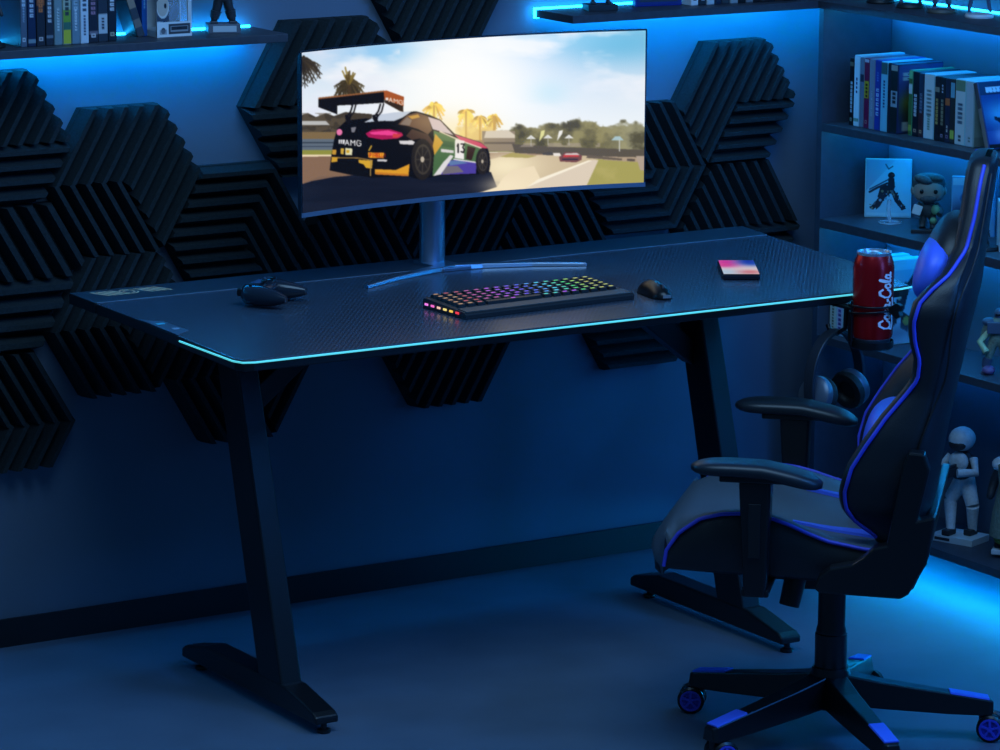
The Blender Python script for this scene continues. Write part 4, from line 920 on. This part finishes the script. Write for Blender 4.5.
# ------------------------------------------------------------------ collectible figurines (generic armoured figures)
def figurine(label, loc, rotz, h, body, armor, base_kind, base_c, stance=.10, bulk=1., group='figurines along the top of the bookcase and shelves', arms='down', extra=None, base_label=None, head=True, foot_dx=.0):
    t = thing('figurine', label, 'figurine', loc, rotz, group)
    zb = .016 if base_kind else 0.
    if base_kind == 'slab': mb = MB(); mb.box((0, 0, .007), (.066, .046, .014)); mb.build('base', mat('base_%d' % base_c[0], base_c, .5), t, bevel=.001); zb = .014
    elif base_kind == 'block': mb = MB(); mb.box((0, 0, .009), (.066, .05, .018)); mb.build('base', mat('base_%d' % base_c[0], base_c, .5), t, bevel=.001); MB().box((0, -.0256, .009), (.048, .001, .012)).build('name_plate', mat('plate_pale', (190, 200, 206), .5), t); zb = .018
    elif base_kind == 'round': MB().lathe([(.001, 0), (.030, 0), (.031, .003), (.029, .008), (.001, .008)], (0, 0, 0), 30).build('base', mat('base_%d_%d' % base_c[:2], base_c, .5), t, smooth=40); zb = .008
    s = h-zb
    P = {'pel': (0, 0, .52), 'ch': (0, 0, .70), 'nk': (0, 0, .80), 'hd': (0, 0, .88)}
    E_ = [('pel', 'ch'), ('ch', 'nk'), ('nk', 'hd')]; Rr = {'pel': .075, 'ch': .10, 'nk': .045, 'hd': .065}
    for sg, n in ((-1, 'l'), (1, 'r')):
        P['hp'+n] = (sg*.065, 0, .48); P['kn'+n] = (sg*(.07+stance*.5), -.02, .27); P['an'+n] = (sg*(.075+stance), .0, .07); P['ft'+n] = (sg*(.08+stance), -.07, .035)
        if arms == 'aim': el, ha = (sg*.20, -.10, .66), (sg*.06, -.24, .72)
        elif arms == 'wide': el, ha = (sg*.26, 0, .62), (sg*.33, -.08, .48)
        else: el, ha = (sg*.20, .01, .60), (sg*.22, -.06, .46)
        P['sh'+n] = (sg*.135, 0, .76); P['el'+n] = el; P['ha'+n] = ha
        E_ += [('pel', 'hp'+n), ('hp'+n, 'kn'+n), ('kn'+n, 'an'+n), ('an'+n, 'ft'+n), ('ch', 'sh'+n), ('sh'+n, 'el'+n), ('el'+n, 'ha'+n)]
        Rr.update({'hp'+n: .062, 'kn'+n: .048, 'an'+n: .038, 'ft'+n: .034, 'sh'+n: .055, 'el'+n: .040, 'ha'+n: .034})
    names = list(P); me = bpy.data.meshes.new('figure_body')
    me.from_pydata([(x*s, y*s, z*s+zb) for x, y, z in P.values()], [(names.index(a), names.index(b)) for a, b in E_], [])
    o = bpy.data.objects.new('figure_body', me); COL.objects.link(o); o.parent = t; me.materials.append(body)
    md = o.modifiers.new('skin', 'SKIN'); md.use_smooth_shade = True
    for i, n in enumerate(names):
        sv = me.skin_vertices[0].data[i]; r = Rr[n]*s*bulk; sv.radius = (r, r); sv.use_root = (n == 'pel')
    q = o.modifiers.new('smooth', 'SUBSURF'); q.levels = 1; q.render_levels = 1
    A = lambda n: Vector(P[n])*s+Vector((0, 0, zb))
    if armor is not None:
        mb = MB()
        mb.box(A('ch')+Vector((0, -.02*s, 0)), (.22*s*bulk, .17*s*bulk, .17*s)); mb.build('chest_armour', armor, t, bevel=.012*s)
        for n in 'lr':
            mb = MB(); mb.ell(A('sh'+n)+Vector((0, 0, .01*s)), (.075*s*bulk, .075*s*bulk, .065*s), 14); mb.build('shoulder_guard', armor, t, smooth=60)
            k, a = A('kn'+n), A('an'+n); mb = MB(); mb.cone(a.lerp(k, .15), a.lerp(k, .85), .045*s*bulk, .055*s*bulk, 12); mb.build('shin_guard', armor, t, smooth=40)
            f = A('ft'+n); mb = MB(); mb.box((f.x, f.y+.02*s, zb+.024*s), (.075*s*bulk, .14*s, .048*s)); mb.build('boot', armor, t, bevel=.01*s)
        if head:
            mb = MB(); mb.ell(A('hd')+Vector((0, 0, .01*s)), (.075*s, .085*s, .085*s), 18); mb.build('helmet', armor, t, smooth=60)
            mb = MB(); mb.box(A('hd')+Vector((0, -.075*s, .01*s)), (.09*s, .03*s, .03*s)); mb.build('visor', mat('visor_dark', (20, 26, 34), .2), t, bevel=.004*s)
    if arms == 'aim':
        mb = MB(); mb.box(Vector((0, -.27*s, .735*s+zb)), (.04*s, .42*s, .055*s)); mb.cone((0, -.48*s, .74*s+zb), (0, -.62*s, .74*s+zb), .012*s, n=10); mb.build('toy_rifle', mat('toy_gunmetal', (40, 46, 54), .4), t, bevel=.002)
    if extra: extra(t, s, zb)
    return t
m_gun = mat('figure_gunmetal', (62, 66, 74), .4, metal=.3, noise=.3, nscale=300); m_dk = mat('figure_dark', (40, 42, 48), .5, noise=.3, nscale=200)
m_blu = mat('figure_blue_grey', (70, 84, 110), .5); m_wht = mat('figure_white', (204, 212, 218), .4, noise=.12, nscale=120); m_tan = mat('figure_tan', (150, 134, 104), .5); m_grn = mat('figure_green_grey', (112, 124, 112), .6, noise=.3, nscale=200)
figurine('bulky dark grey armoured toy on a block base beside the white toy box', (1.081, -.078, ZS1), math.radians(-20), .125, m_dk, m_gun, 'block', (96, 104, 116), .10, 1.95)
figurine('small dark figurine at the left photo edge beside the shelf books', (.556, -.10, ZS1), 0, .12, m_dk, m_dk, 'round', (24, 26, 30), .05)
figurine('dark figurine on a black base at the left end of the monitor shelf', (1.985, -.098, ZS1), math.radians(-15), .13, m_dk, m_dk, 'slab', (22, 24, 30), .07)
figurine('dark figurine on the bookcase top, farthest into the corner', (2.612, -.27, ZS1), math.radians(-35), .125, m_dk, m_dk, 'round', (22, 24, 28), .10)
figurine('grey blue figurine second from the corner on the bookcase top', (2.605, -.385, ZS1), math.radians(-35), .13, m_blu, m_dk, 'round', (30, 32, 36), .09)
figurine('dark figurine on a brown disc base on the bookcase top', (2.60, -.50, ZS1), math.radians(-35), .13, m_dk, m_blu, 'round', (84, 80, 72), .05)
figurine('slim blue legged figurine on a white disc base on the bookcase top', (2.612, -.612, ZS1), math.radians(-30), .15, m_blu, None, 'round', (206, 212, 216), .08, .8)

# framed picture case and books on the shelf above the monitor
cv = Pic(0, 0, 100, 140, 1, (26, 40, 120)); cv.rect(6, 6, 94, 134, (50, 56, 70)); cv.rect(10, 96, 30, 126, (150, 156, 110)); cv.rect(36, 40, 90, 90, (70, 84, 110)); cv.rect(60, 118, 90, 124, (170, 180, 190))
t = thing('game_case', 'blue framed case facing forward on the shelf above the monitor', 'game case', (2.145, -.088, ZS1), math.radians(-9), 'game cases on the shelf above the monitor')
mb = MB(); mb.box((0, .008, .075), (.112, .016, .15)); mb.build('case_shell', mat('case_royal_blue', (24, 44, 150), .35), t, bevel=.0015)
print_grid('front_cover', lambda U, V: ((U-.5)*.104, U*0-.0006, .147-V*.144), 40, 56, lambda U, V: cv.sample(U*100, V*140), V_print, t)
x = 2.209; r0 = random.Random(5)
sp2 = [(W, 'white'), ((40, 44, 54), 'charcoal'), ((190, 200, 206), 'pale grey'), ((28, 40, 66), 'navy'), ((60, 66, 74), 'slate'), ((150, 160, 166), 'mid grey'), ((22, 24, 30), 'black'), ((120, 126, 134), 'dull grey'), ((30, 30, 36), 'near black'), ((46, 40, 44), 'brown black'), ((24, 28, 40), 'midnight blue'), ((60, 50, 50), 'dark brown'), ((20, 22, 26), 'jet black'), ((36, 44, 58), 'storm blue')]
for i, (c, nme) in enumerate(sp2):
    th = .0165+.004*r0.random()
    case('%s case on the shelf above the monitor, %s from the blue framed case' % (nme, ['first', 'second', 'third', 'fourth', 'fifth', 'sixth', 'seventh', 'eighth', 'ninth', 'tenth', 'eleventh', 'twelfth', 'thirteenth', 'fourteenth'][i]), (x+th/2, -.120-.0012*i, ZS1), 0, th, .105, .15+.006*r0.random(), dict(bg=c, logo=(200, 200, 205) if sum(c) < 300 else (60, 70, 80), title=(20, 8, 8, (190, 195, 200) if sum(c) < 300 else (60, 64, 70))), 50+i, 'game cases on the shelf above the monitor')
    x += th+.0012

# long row on the second bookcase board
Z2 = .971
def row(items, x, y, z, group, seed):
    for k, it in enumerate(items):
        th, h, dp, sp, lb = it[:5]; cov = it[5] if len(it) > 5 else None
        case(lb, (x, y-th/2, z), -PI/2, th-.001, dp, h, sp, seed+k, group, cover=cov); y -= th
    return y
c1 = Pic(0, 0, 90, 130, 1, (40, 60, 110)); c1.glow(50, 20, 60, 30, (70, 90, 150)); c1.glow(30, 75, 26, 20, (150, 160, 40)); c1.glow(40, 100, 40, 34, (40, 40, 22)); marks(c1, 8, 14, 30, 2, 9, (150, 180, 190), rnd); c1.rect(8, 110, 26, 126, (150, 156, 150))
g1 = [(.016, .150, .125, dict(bg=K_, title=(44, 8, 8, (190, 194, 198)), logo=(150, 150, 130), bands=[(6, 14, (120, 110, 90))]), 'black case with white lettering at the corner end of the long bookcase row'),
 (.021, .158, .125, dict(bg=(206, 222, 228), small=(40, 4, 8, (40, 60, 110)), edge=(160, 200, 214), bands=[(116, 122, (110, 150, 130))]), 'white case second in the long bookcase row'),
 (.016, .155, .125, dict(bg=(110, 120, 136), bands=[(30, 44, (40, 50, 70))]), 'dull grey case left of the magenta one in the bookcase'),
 (.018, .155, .125, dict(bg=(120, 24, 66), bands=[(0, 6, (190, 180, 190)), (42, 74, (190, 160, 40))], title=(46, 4, 7, (90, 50, 20)), logo=(190, 120, 120)), 'magenta case with a yellow label in the bookcase row'),
 (.020, .155, .125, dict(bg=(128, 134, 148), small=(60, 8, 6, (160, 166, 180))), 'light grey case between the magenta and the royal blue case'),
 (.021, .155, .125, dict(bg=(40, 58, 150), title=(52, 6, 9, (170, 190, 220)), small=(20, 4, 5, (90, 110, 190))), 'royal blue case in the bookcase row'),
 (.025, .154, .125, dict(bg=(120, 190, 210), bands=[(0, 22, (60, 96, 96))], small=(34, 9, 6, (40, 80, 120))), 'pale cyan case in the bookcase row'),
 (.010, .153, .125, dict(bg=(24, 34, 50)), 'thin navy case between the cyan and the black labelled case'),
 (.026, .152, .125, dict(bg=(28, 34, 34), bands=[(0, 10, (160, 160, 150)), (50, 80, (150, 160, 166))], title=(52, 3, 8, (40, 44, 50)), edge=(26, 40, 80)), 'dark case whose blue and yellow front cover shows in the bookcase row', c1)]
yy = row(g1, 2.553, -.243, Z2, 'cases of the long bookcase row', 100)
c2 = Pic(0, 0, 90, 130, 1, (128, 150, 142)); c2.glow(60, 20, 60, 40, (160, 180, 180)); c2.ell(38, 84, 22, 20, (30, 34, 40), 1, .3); c2.rect(0, 112, 90, 130, (110, 130, 126))
g2 = [(.014, .143, .115, dict(bg=(70, 110, 60), bands=[(0, 16, (120, 190, 130)), (26, 46, (200, 210, 210)), (110, 122, (150, 170, 80))], edge=(70, 150, 110)), 'green case in the bookcase row beside the blue yellow cover'),
 (.021, .141, .115, dict(bg=(20, 22, 34), title=(44, 6, 8, (206, 210, 216)), logo=(200, 150, 120)), 'black case with bold white lettering in the bookcase row'),
 (.018, .140, .115, dict(bg=(38, 50, 74), bands=[(76, 130, (70, 36, 40))], title=(40, 6, 7, (120, 130, 150)), logo=(200, 150, 110)), 'blue and maroon case in the bookcase row'),
 (.037, .141, .115, dict(bg=(204, 214, 214), title=(30, 7, 8, (120, 140, 140)), small=(84, 6, 5, (120, 160, 140)), edge=(150, 190, 200)), 'thick white case in the middle of the bookcase row'),
 (.018, .139, .115, dict(bg=(30, 28, 34), title=(44, 7, 8, (190, 160, 90)), bands=[(20, 30, (150, 140, 120))]), 'dark case with gold lettering in the bookcase row'),
 (.018, .139, .115, dict(bg=(26, 26, 32), title=(44, 7, 8, (150, 140, 110)), small=(14, 3, 6, (200, 200, 210)), logo=(160, 130, 150)), 'dark case with tan lettering right of the gold lettered one'),
 (.018, .139, .115, dict(bg=(38, 40, 62), bands=[(40, 54, (190, 100, 50))], small=(96, 2, 8, (220, 200, 180)), logo=(150, 110, 140)), 'dark case with an orange dot in the bookcase row'),
 (.016, .139, .115, dict(bg=(48, 46, 44), bands=[(6, 36, (110, 170, 190)), (104, 122, (170, 190, 80))]), 'dark case with a lime green foot in the bookcase row'),
 (.036, .141, .115, dict(bg=(196, 210, 210), bands=[(0, 22, (110, 140, 110))], title=(46, 5, 9, (80, 110, 130)), small=(112, 2, 7, (40, 60, 70)), edge=(150, 200, 210)), 'thick pale case with a green head in the bookcase row'),
 (.028, .140, .115, dict(bg=(170, 190, 200), small=(112, 2, 6, (120, 150, 150)), edge=(140, 176, 186)), 'silver grey case with a dark spot on its cover in the bookcase row', c2)]
yy2 = row(g2, 2.566, -.437, Z2, 'cases of the long bookcase row', 120)
c3 = Pic(0, 0, 96, 134, 1, (28, 60, 130)); c3.glow(46, 66, 44, 26, (90, 190, 230)); c3.rect(0, 100, 96, 134, (60, 96, 170), .6); c3.glow(40, 110, 20, 14, (190, 210, 240)); c3.rect(0, 0, 96, 26, (24, 34, 78)); marks(c3, 14, 10, 52, 1, 14, (206, 220, 236), rnd)
for k in range(7): c3.rect(14+k*9, 11, 20+k*9, 21, (210, 222, 236)); 
c3.ell(60, 52, 6, 8, (22, 32, 66)); c3.poly([(50, 60), (70, 60), (74, 110), (64, 128), (50, 128), (46, 100)], (26, 36, 76)); c3.poly([(24, 70), (50, 78), (66, 90), (60, 96), (46, 92), (22, 76)], (24, 30, 56)); c3.rect(0, 126, 96, 134, (26, 24, 30))
ln = case('blue covered case leaning back against the long bookcase row', (2.556, yy2-.060, Z2+.003), -PI/2, .013, .115, .146, dict(bg=(120, 120, 118), bands=[(0, 50, (70, 70, 74))], edge=(40, 60, 110)), 150, 'cases of the long bookcase row', tilt=0, cover=c3)
ln.rotation_euler = Euler((0, math.radians(-19), -PI/2), 'XYZ')

# third board: picture case, vinyl toy, two more boxes
Z3 = .757
c4 = Pic(0, 0, 92, 126, 2, (150, 200, 216)); c4.poly([(0, 0), (60, 0), (0, 70)], (120, 160, 190), .8); c4.glow(70, 40, 40, 50, (170, 222, 236)); c4.line([(8, 66), (52, 40)], 3, (60, 86, 110)); c4.line([(40, 10), (46, 20), (54, 14)], 3, (70, 110, 130))
for pts in ([(46, 40), (58, 40), (60, 60), (54, 76), (44, 74)], [(46, 66), (54, 70), (34, 92), (16, 112), (8, 108), (26, 86)], [(50, 66), (58, 66), (72, 90), (84, 108), (76, 112), (60, 92)], [(30, 58), (46, 56), (46, 66), (34, 80), (24, 84)]): c4.poly(pts, (26, 32, 44))
for k in range(60):
    u = rnd.random(); ax, ay = (50-40*u+rnd.uniform(-5, 5), 70+36*u+rnd.uniform(-7, 7)) if k % 2 else (54+24*u+rnd.uniform(-4, 4), 68+38*u+rnd.uniform(-6, 6))
    c4.ell(ax, ay, rnd.uniform(1, 3.4), rnd.uniform(1, 3), rnd.choice([(26, 32, 44), (40, 48, 62), (120, 160, 180), (90, 100, 110), (150, 130, 100)]))
c4.poly([(30, 74), (42, 80), (30, 104), (22, 112), (20, 100)], (34, 40, 54)); c4.line([(8, 72), (24, 62), (44, 52)], 5, (40, 50, 66)); c4.ell(52, 34, 7, 7, (22, 26, 36)); c4.rect(52, 32, 58, 34, (150, 60, 50)); c4.ell(34, 70, 3, 3, (150, 130, 90)); c4.ell(30, 90, 3, 3, (160, 180, 190)); c4.rect(2, 118, 90, 124, (170, 210, 220))
pc = thing('picture_case', 'white picture case with a dark leaping figure leaning on the third bookcase board', 'game case', (2.657, -.258, Z3), math.atan2(-.062, .079))
pc.rotation_euler = Euler((math.radians(-6), 0, math.atan2(-.062, .079)), 'XYZ')
mb = MB(); mb.box((0, .0065, .066), (.104, .013, .132)); mb.build('case_shell', mat('case_aqua_white', (170, 206, 214), .35), pc, bevel=.002)
print_grid('front_cover', lambda U, V: ((U-.5)*.099, U*0-.0006, .129-V*.126), 92, 120, lambda U, V: c4.sample(U*92, V*126), V_print, pc)
sd = thing('display_stand', 'clear ring display stand in front of the white picture case', 'display stand', (2.612, -.325, Z3))
M_clr = mat('clear_acrylic', (200, 225, 240), .1, alpha=.35)
mb = MB(); mb.tube([(.024*math.cos(2*PI*i/32), .024*math.sin(2*PI*i/32), .0025) for i in range(32)], .0022, 8, closed=True); mb.build('ring_base', M_clr, sd, smooth=60)
mb = MB(); mb.tube([(0, .0, .002), (0, .006, .03), (.0, .004, .052)], .0045, 8); mb.box((.012, 0, .002), (.024, .004, .003)); mb.build('support_post', M_clr, sd, smooth=60)
vt = thing('vinyl_toy', 'big headed dark haired vinyl toy on a black base beside the picture case', 'toy', (2.617, -.452, Z3), math.radians(-38))
mb = MB(); mb.box((.0, 0, .004), (.072, .06, .008)); mb.build('base', mat('toy_base_black', (28, 32, 38), .5), vt, bevel=.001)
m_sk = mat('vinyl_skin', (150, 136, 124), .5); m_hr = mat('vinyl_hair', (70, 74, 76), .6, noise=.3, nscale=200); m_jk = mat('vinyl_jacket', (56, 64, 66), .55); m_gr = mat('vinyl_green', (110, 160, 120), .5)
mb = MB(); mb.ell((0, 0, .092), (.034, .029, .027), 26, power=.75); mb.ell((-.034, 0, .09), (.005, .008, .010), 10); mb.ell((.034, 0, .09), (.005, .008, .010), 10); hd_ = mb.build('head', m_sk, vt, smooth=70)
mb = MB(); mb.ell((0, .006, .106), (.037, .031, .022), 24, power=.8); mb.ell((-.012, -.020, .117), (.022, .014, .010), 14, rot=Matrix.Rotation(.3, 3, 'Y')); mb.ell((.016, -.012, .119), (.018, .016, .009), 14); mb.ell((0, -.020, .076), (.020, .012, .010), 14); mb.build('hair', m_hr, hd_, smooth=70)
for sx in (-1, 1): MB().ell((sx*.015, -.0275, .092), (.0045, .0035, .0055), 12).build('eye', mat('toy_eye', (12, 12, 14), .2), hd_, smooth=70)
mb = MB(); mb.ell((0, 0, .050), (.019, .015, .021), 18); mb.tube([(-.017, 0, .060), (-.030, -.010, .048), (-.024, -.024, .050)], .0065, 8); mb.tube([(.017, 0, .060), (.029, -.008, .046), (.024, -.018, .040)], .0065, 8)
mb.tube([(-.009, 0, .038), (-.012, 0, .020), (-.012, -.004, .010)], .008, 8); mb.tube([(.009, 0, .038), (.012, -.004, .020), (.013, -.006, .010)], .008, 8); mb.build('body', m_jk, vt, smooth=70)
mb = MB(); mb.ell((.016, -.012, .050), (.010, .006, .012), 12); mb.ell((.012, -.012, .026), (.008, .006, .008), 12); mb.build('green_patch', m_gr, vt, smooth=70)
mb = MB(); mb.box((-.024, -.030, .052), (.020, .004, .022), 0, Matrix.Rotation(.3, 3, 'Y')); mb.build('held_card', mat('card_white', (200, 206, 206), .5), vt, bevel=.002)
c5 = Pic(0, 0, 90, 126, 1, (120, 170, 206)); c5.rect(0, 0, 90, 16, (180, 206, 226)); c5.ell(30, 44, 14, 14, (60, 100, 150)); c5.glow(20, 90, 30, 40, (24, 34, 60)); c5.ell(30, 44, 6, 6, (190, 210, 230))
t = thing('game_case', 'pale blue case half hidden behind the chair headrest pillow', 'game case', (2.655, -.560, Z3), math.atan2(-.062, .079), 'cases on the third bookcase board')
mb = MB(); mb.box((0, .007, .066), (.095, .014, .132)); mb.build('case_shell', mat('case_sky', (110, 160, 200), .35), t, bevel=.002)
print_grid('front_cover', lambda U, V: ((U-.5)*.09, U*0-.0006, .129-V*.126), 45, 60, lambda U, V: c5.sample(U*90, V*126), V_print, t)
t = thing('toy_box', 'white toy box with a dark window right of the chair top', 'toy box', (2.64, -.735, Z3), math.radians(-35))
mb = MB(); mb.box((0, 0, .052), (.09, .08, .104)); mb.build('carton', mat('carton_white2', (196, 208, 216), .5), t, bevel=.001)
c6 = Pic(0, 0, 90, 104, 1, (206, 216, 222)); c6.rect(6, 22, 84, 74, (30, 38, 50)); c6.ell(34, 52, 18, 18, (196, 204, 210)); c6.ell(34, 52, 11, 11, (34, 44, 60)); c6.ell(34, 52, 4, 4, (180, 190, 200)); c6.rect(10, 84, 80, 96, (90, 110, 130))
print_grid('front_print', lambda U, V: ((U-.5)*.088, U*0-.0406, .103-V*.102), 45, 52, lambda U, V: c6.sample(U*90, V*104), V_print, t)
figurine('dark figurine standing in front of the white toy box right of the chair top', (2.575, -.70, Z3), math.radians(-40), .05, m_dk, m_dk, 'round', (24, 30, 40), .12, 1.3, group='figurines inside the bookcase')

# fourth board: upright cases behind the desk corner
Z4 = .4925
c7 = Pic(0, 0, 100, 160, 1, (140, 180, 206)); c7.rect(0, 0, 100, 18, (170, 206, 222)); 
for pts in ([(44, 52), (60, 40), (66, 60), (56, 96), (40, 110), (36, 84)], [(30, 84), (44, 76), (40, 120), (20, 134), (22, 104)], [(50, 96), (70, 110), (66, 140), (48, 130)], [(62, 44), (80, 22), (84, 26), (68, 58)]): c7.poly(pts, (40, 48, 62))
c7.ell(62, 118, 8, 9, (150, 150, 80)); c7.ell(44, 70, 5, 5, (170, 170, 160)); c7.glow(40, 140, 34, 14, (90, 120, 150), .7)
g4 = [(.026, .150, .125, dict(bg=(200, 212, 200), small=(60, 10, 6, (90, 110, 90)), edge=(150, 200, 206)), 'pale green white case under the desk corner in the bookcase'),
 (.024, .150, .125, dict(bg=(196, 198, 220), title=(50, 9, 9, (90, 70, 150)), edge=(150, 200, 214)), 'white case with purple lettering under the desk corner in the bookcase'),
 (.024, .151, .125, dict(bg=(180, 200, 206), edge=(150, 200, 214)), 'pale case behind the soda can, third of its row'),
 (.026, .150, .125, dict(bg=(150, 176, 190), edge=(140, 196, 210)), 'grey blue case behind the soda can, fourth of its row'),
 (.026, .190, .125, dict(bg=(190, 200, 206), edge=(150, 204, 214)), 'silver case behind the soda can, fifth of its row'),
 (.026, .187, .125, dict(bg=(160, 190, 200), edge=(150, 200, 214)), 'pale case behind the soda can, sixth of its row'),
 (.028, .190, .125, dict(bg=(150, 186, 206), edge=(150, 204, 220)), 'light blue case with a dark figure on its cover right of the can', c7)]
row(g4, 2.550, -.194, Z4, 'cases behind the desk corner in the bookcase', 170)
def ex_shoe(t, s, zb):
    MB().ell((-.12*s, -.07*s, .06*s), (.10*s, .14*s, .07*s), 16).build('purple_shoe', mat('shoe_purple', (110, 84, 130), .45), t, smooth=70)
    mb = MB(); mb.tube([(-.14*s, -.02*s, .62*s), (-.26*s, -.06*s, .48*s), (-.16*s, -.14*s, .34*s)], .05*s, 10); mb.build('pale_arm', mat('arm_pale_green', (170, 190, 150), .5), t, smooth=70)
figurine('stout blue grey toy creature with purple shoes at the right photo edge', (2.590, -.735, Z4), math.radians(-40), .145, m_grn, m_blu, None, (0, 0, 0), .10, 1.45, group='figurines inside the bookcase', extra=ex_shoe)
# bottom board
Z5 = .093
bx = thing('figurine', 'white armoured toy soldier aiming from a white slab base behind the chair', 'figurine', (2.612, -.602, Z5), math.radians(-70), 'figurines inside the bookcase'); bx.scale = (.75, .75, .75)
mb = MB(); mb.box((0, 0, .010), (.14, .10, .020)); mb.build('base', mat('base_white_slab', (190, 206, 214), .5), bx, bevel=.001)
MB().box((-.03, -.0506, .010), (.05, .001, .008)).build('name_plate', mat('plate_dark', (40, 50, 60), .5), bx)
def seg(p0, p1, r0, r1, nm, m): mb = MB(); mb.cone(p0, p1, r0, r1, 14); return mb.build(nm, m, bx, smooth=50, bevel=.002)
seg((-.02, -.02, .03), (-.035, .0, .12), .013, .020, 'lower_leg', m_wht); seg((-.035, 0, .12), (0, .01, .185), .020, .026, 'upper_leg', m_wht)
seg((.03, .02, .03), (.04, .0, .11), .013, .020, 'lower_leg', m_wht); seg((.04, 0, .11), (.01, .01, .185), .020, .026, 'upper_leg', m_wht)
for x_, y_ in ((-.02, -.03), (.03, .01)): mb = MB(); mb.box((x_, y_, .029), (.026, .044, .018)); mb.build('boot', m_dk, bx, bevel=.004)
mb = MB(); mb.ell((.0, .0, .225), (.036, .028, .045), 18, power=.8); mb.build('torso', m_dk, bx, smooth=60)
mb = MB(); mb.ell((.0, -.02, .24), (.032, .018, .03), 16); mb.build('chest_armour', m_wht, bx, smooth=60)
for sx in (-1, 1): mb = MB(); mb.tube([(sx*.038, 0, .25), (sx*.058, -.02, .215), (sx*.02, -.06, .215)], .013, 10); mb.build('arm', m_wht, bx, smooth=60)
mb = MB(); mb.ell((0, -.004, .305), (.038, .044, .036), 20); mb.build('helmet', m_wht, bx, smooth=60)
mb = MB(); mb.ell((0, -.030, .292), (.028, .018, .018), 16); mb.build('face_guard', m_dk, bx, smooth=60)
mb = MB(); mb.box((0, -.08, .215), (.016, .15, .022)); mb.cone((0, -.15, .217), (0, -.19, .217), .005, n=10); mb.box((0, -.06, .232), (.008, .05, .008)); mb.build('toy_rifle', mat('toy_gunmetal', (40, 46, 54), .4), bx, bevel=.002)
def ex_robe(t, s, zb):
    mb = MB(); mb.lathe([(.22*s, .16*s), (.20*s, .35*s), (.15*s, .6*s), (.17*s, .78*s), (.08*s, .84*s), (.001, .84*s)], (0, 0, zb), 24); mb.build('long_coat', m_grn, t, smooth=60)
    MB().lathe([(.001, .10*s), (.17*s, .10*s), (.185*s, .14*s), (.17*s, .17*s), (.001, .17*s)], (0, 0, zb), 24).build('yellow_trim', mat('trim_yellow_green', (150, 160, 70), .5), t, smooth=40)
    mb = MB(); mb.lathe([(.001, -.02*s), (.12*s, -.02*s), (.10*s, .12*s), (.001, .13*s)], (0, 0, .88*s+zb), 20); mb.build('hood', m_wht, t, smooth=60)
figurine('grey robed toy figure with yellow trim at the photo edge on the bottom board', (2.622, -.775, Z5), math.radians(-50), .26, m_dk, m_wht, 'round', (60, 70, 80), .06, 1.1, group='figurines inside the bookcase', extra=ex_robe)

M_fill = mat('fill_strip_pale', (60, 190, 255), .5, emit=12.)  # added strips out of view, brightening the cases and toys on the boards
for zb_, t in ((ZS0, 'top bookcase board'), (.953, 'board with the long row'), (.7365, 'board with the vinyl toy')):
    o = slabm(2.566, 2.573, YF+.01, -.2, zb_-.006, zb_-.0005).build('led_strip', M_fill); tag(o, 'added pale fill strip hidden under the middle of the '+t, 'led light', 'led strips')
# ------------------------------------------------------------------ light
wd = bpy.data.worlds.new('night_blue'); SC.world = wd; wd.use_nodes = True
bg = wd.node_tree.nodes['Background']; bg.inputs['Color'].default_value = (.020, .078, .165, 1); bg.inputs['Strength'].default_value = .58
def area(name, loc, target, size, size_y, power, rgb):
    l = bpy.data.lights.new(name, 'AREA'); l.shape = 'RECTANGLE'; l.size = size; l.size_y = size_y; l.energy = power; l.color = rgb
    o = bpy.data.objects.new(name, l); COL.objects.link(o); o.location = loc
    o.rotation_euler = (Vector(target)-Vector(loc)).to_track_quat('-Z', 'Y').to_euler(); return o
area('ceiling_softbox', (.9, -2.0, 2.65), (1.2, -.9, .3), 1.8, 1.2, 34, (.31, .61, 1.))
area('blue_room_lamp', (2.3, -3.2, 2.5), (1.6, -.8, .3), .8, .8, 30, (.05, .30, 1.))
area('leg_fill_light', (2.45, -2.7, 1.1), (1.95, -.6, .45), .4, .7, 7, (.03, .24, 1.))  # added blue fill aimed at the front of the right desk leg
